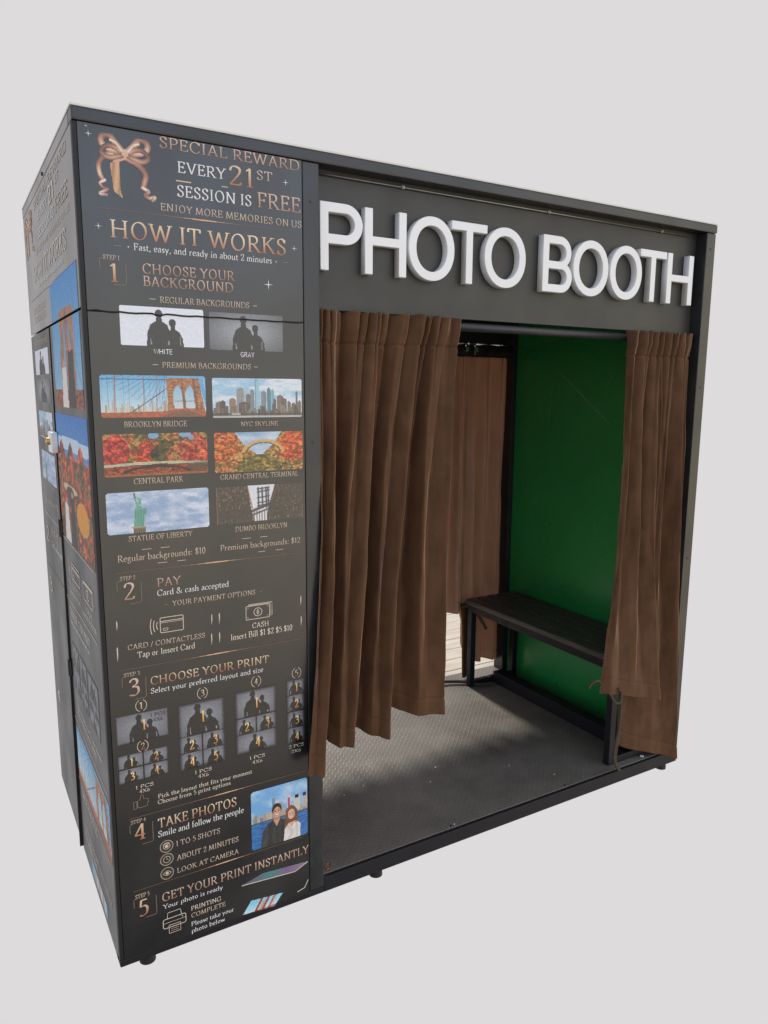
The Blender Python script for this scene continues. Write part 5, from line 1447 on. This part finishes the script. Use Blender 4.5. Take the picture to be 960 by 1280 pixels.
RB = [(1.700, -.030, 0.410), (1.722, -.048, 0.412), (1.863, -.052, 0.372), (1.998, -.058, 0.334), (1.985, 0.020, 0.336), (1.893, 0.048, 0.350), (1.897, 0.052, 0.132), (2.060, 0.010, 0.068), (2.178, -.020, 0.026), (2.196, -.006, 0.044)]
cr_ = curtain("curtain", pleated(list(zip(RT, RM, RB)), (.006, .034, .008)), "brown velvet curtain hanging in front of the bench beside the outer post", GC, M_VELVET, seed=2.1, gather=.032, pts_sharp=.48, waves=74)
BT, BM, BB = [], [], []
for i, x in enumerate(list(np.linspace(.625, 1.800, 22)) + [1.835, 1.862, 1.874, 1.886, 1.905] + list(np.linspace(1.94, 2.163, 6))):
    w = (.030 + .012 * math.sin(i * 2.7)) * (1 if i % 2 else -1)
    if 1.85 < x < 1.90: w *= .3
    zb = .405 if x < 1.868 else (.405 - (x - 1.868) * 9.5 if x < 1.897 else .130 - .05 * max(0, (x - 2.02) / .14) ** 1.5)
    BT.append((x, 1.052 + w * .45, 1.722)); BM.append((x + .008 * math.sin(i * 2.2), 1.062 + w, .95)); BB.append((x + .004 * math.sin(i * 1.7), 1.058 + w * .8, zb))
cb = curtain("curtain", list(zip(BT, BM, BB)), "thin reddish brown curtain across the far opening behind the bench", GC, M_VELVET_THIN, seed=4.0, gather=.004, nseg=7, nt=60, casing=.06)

bm = bmesh.new()
n = 60
va = []
for i in range(n + 1):
    x = 1.50 + i / n * .655
    yy = 1.034 + .004 * math.sin(i * .9)
    va.append([bm.verts.new((x, yy, 1.7160)), bm.verts.new((x, yy, 1.6600))])
for i in range(n): bm.faces.new((va[i][0], va[i][1], va[i + 1][1], va[i + 1][0]))
tape = from_bm("heading_tape", bm, material("dark_heading_tape", (.016, .012, .010), .7, noise=(40, .3)), cb, smooth=True)
tape.modifiers.new("cloth", 'SOLIDIFY').thickness = .002
for x in (1.80, 1.852, 1.905, 1.985, 2.06, 2.125):
    bm = bmesh.new(); add_box(bm, (x - .011, 1.0245, 1.683), (x + .011, 1.0285, 1.706), .0015)
    add_tube(bm, [(x + .0105 * math.cos(a) * .9, 1.0265, 1.716 + .012 * math.sin(a)) for a in np.linspace(-1.0, math.pi + 1.0, 14)], .0016, 6)
    from_bm("curtain_clip", bm, M_CHROME if x > 1.83 and x < 1.95 else M_SEAM, cb)

def cord(pts, rad, parent, name="tie_cord"):
    bm = bmesh.new(); add_tube(bm, [tuple(p) for p in catmull(pts, 8)], rad, 8)
    return from_bm(name, bm, M_CORD, parent, smooth=True)
cord([(1.800, -.030, .415), (1.826, -.022, .330), (1.834, -.010, .220), (1.826, -.004, .130), (1.833, -.014, .080), (1.848, -.020, .062)], .0055, cr_)
cord([(1.805, -.032, .415), (1.836, -.016, .340), (1.842, -.006, .200), (1.838, -.002, .100), (1.858, -.012, .054)], .0050, cr_)
cord([(1.716, -.028, .438), (1.690, -.030, .462), (1.664, -.026, .458), (1.652, -.020, .438)], .0048, cr_)
cord([(1.730, -.046, .420), (1.748, -.058, .380), (1.775, -.060, .372), (1.790, -.052, .400), (1.770, -.055, .425)], .0050, cr_)
# rear curtain's gathered tail, loose tie and the cord along the floor
bm = bmesh.new()
for k, (dx, dy) in enumerate(((0, 0), (.016, .006), (.031, -.004))):
    add_tube(bm, [tuple(p) for p in catmull([(1.865 + dx, 1.035 + dy, .455), (1.872 + dx, 1.028 + dy, .33), (1.882 + dx, 1.034 + dy, .18), (1.890 + dx, 1.04 + dy, .062)], 8)], .0105, 8)
from_bm("gathered_tail", bm, M_VELVET, cb, smooth=True)
cord([(1.862, 1.030, .440), (1.850, .985, .458), (1.868, .955, .452), (1.893, .925, .405), (1.918, .905, .350)], .0075, cb)
cord([(1.640, 1.060, .075), (1.760, 1.035, .064), (1.850, .990, .062), (1.900, .930, .060), (1.960, .905, .062)], .0080, cb)

# ------------------------------------------------------------------ decking the booth stands on, bits on the floor
bm = bmesh.new()
y = .072; i = 0
while y < 3.2:
    y1 = y + .138
    x0, x1 = (.05, 2.25) if y < 1.18 else (.27, 3.3)
    add_box(bm, (x0, y, -.0585), (x1, y1, -.0465 - .0004 * (i % 3)), .002)
    y = y1 + .006; i += 1
deck = from_bm("decking", bm, M_DECKS)
deck["kind"] = "structure"; deck["label"] = "pale weathered timber decking under and behind the booth"

bm = bmesh.new()
for px, py, s in ((1.256, .372, .0045), (1.178, .292, .0022), (.855, .372, .0022), (.947, .392, .0026), (1.514, .239, .0022), (1.094, .024, .0022), (1.45, .52, .002),
                  (1.62, .10, .002), (2.03, .82, .008), (2.09, .70, .006), (2.075, .20, .007), (2.03, .030, .009)):
    a = random.random() * 3
    z = .0530
    p = [(px + math.cos(a + k) * s * (1 if k % 2 < 1 else .6), py + math.sin(a + k) * s * .8, z + .0012 * (k % 3)) for k in (0, 1.3, 2.4, 3.7, 5.0)]
    top = [bm.verts.new(q) for q in p]; bot = [bm.verts.new((q[0], q[1], .0513)) for q in p]
    bm.faces.new(top); bm.faces.new(bot[::-1])
    for k in range(5): bm.faces.new((top[k], bot[k], bot[(k + 1) % 5], top[(k + 1) % 5]))
lit = from_bm("litter", bm, M_PAPER)
lit["kind"] = "stuff"; lit["label"] = "tiny pale paper flecks scattered on the booth floor"
bm = bmesh.new()
g = [[bm.verts.new((.622 + .020 * v * math.cos(.9) - (.010 * math.sin(math.pi * (v + 1) / 2)) * w * math.sin(.9), .030 + .020 * v * math.sin(.9) + (.010 * math.sin(math.pi * (v + 1) / 2) + .0004) * w * math.cos(.9), .0535 + .006 * w * w + .003 * v * v)) for w in (-1, -.4, 0, .4, 1)] for v in np.linspace(-1, 1, 9)]
for a in range(8):
    for b_ in range(4): bm.faces.new((g[a][b_], g[a + 1][b_], g[a + 1][b_ + 1], g[a][b_ + 1]))
lf = from_bm("dry_leaf", bm, M_LEAF, smooth=True)
sm = lf.modifiers.new("thick", 'SOLIDIFY'); sm.thickness = .0008
lf["label"] = "small curled dry leaf on the booth floor at the foot of the panel post"; lf["category"] = "leaf"
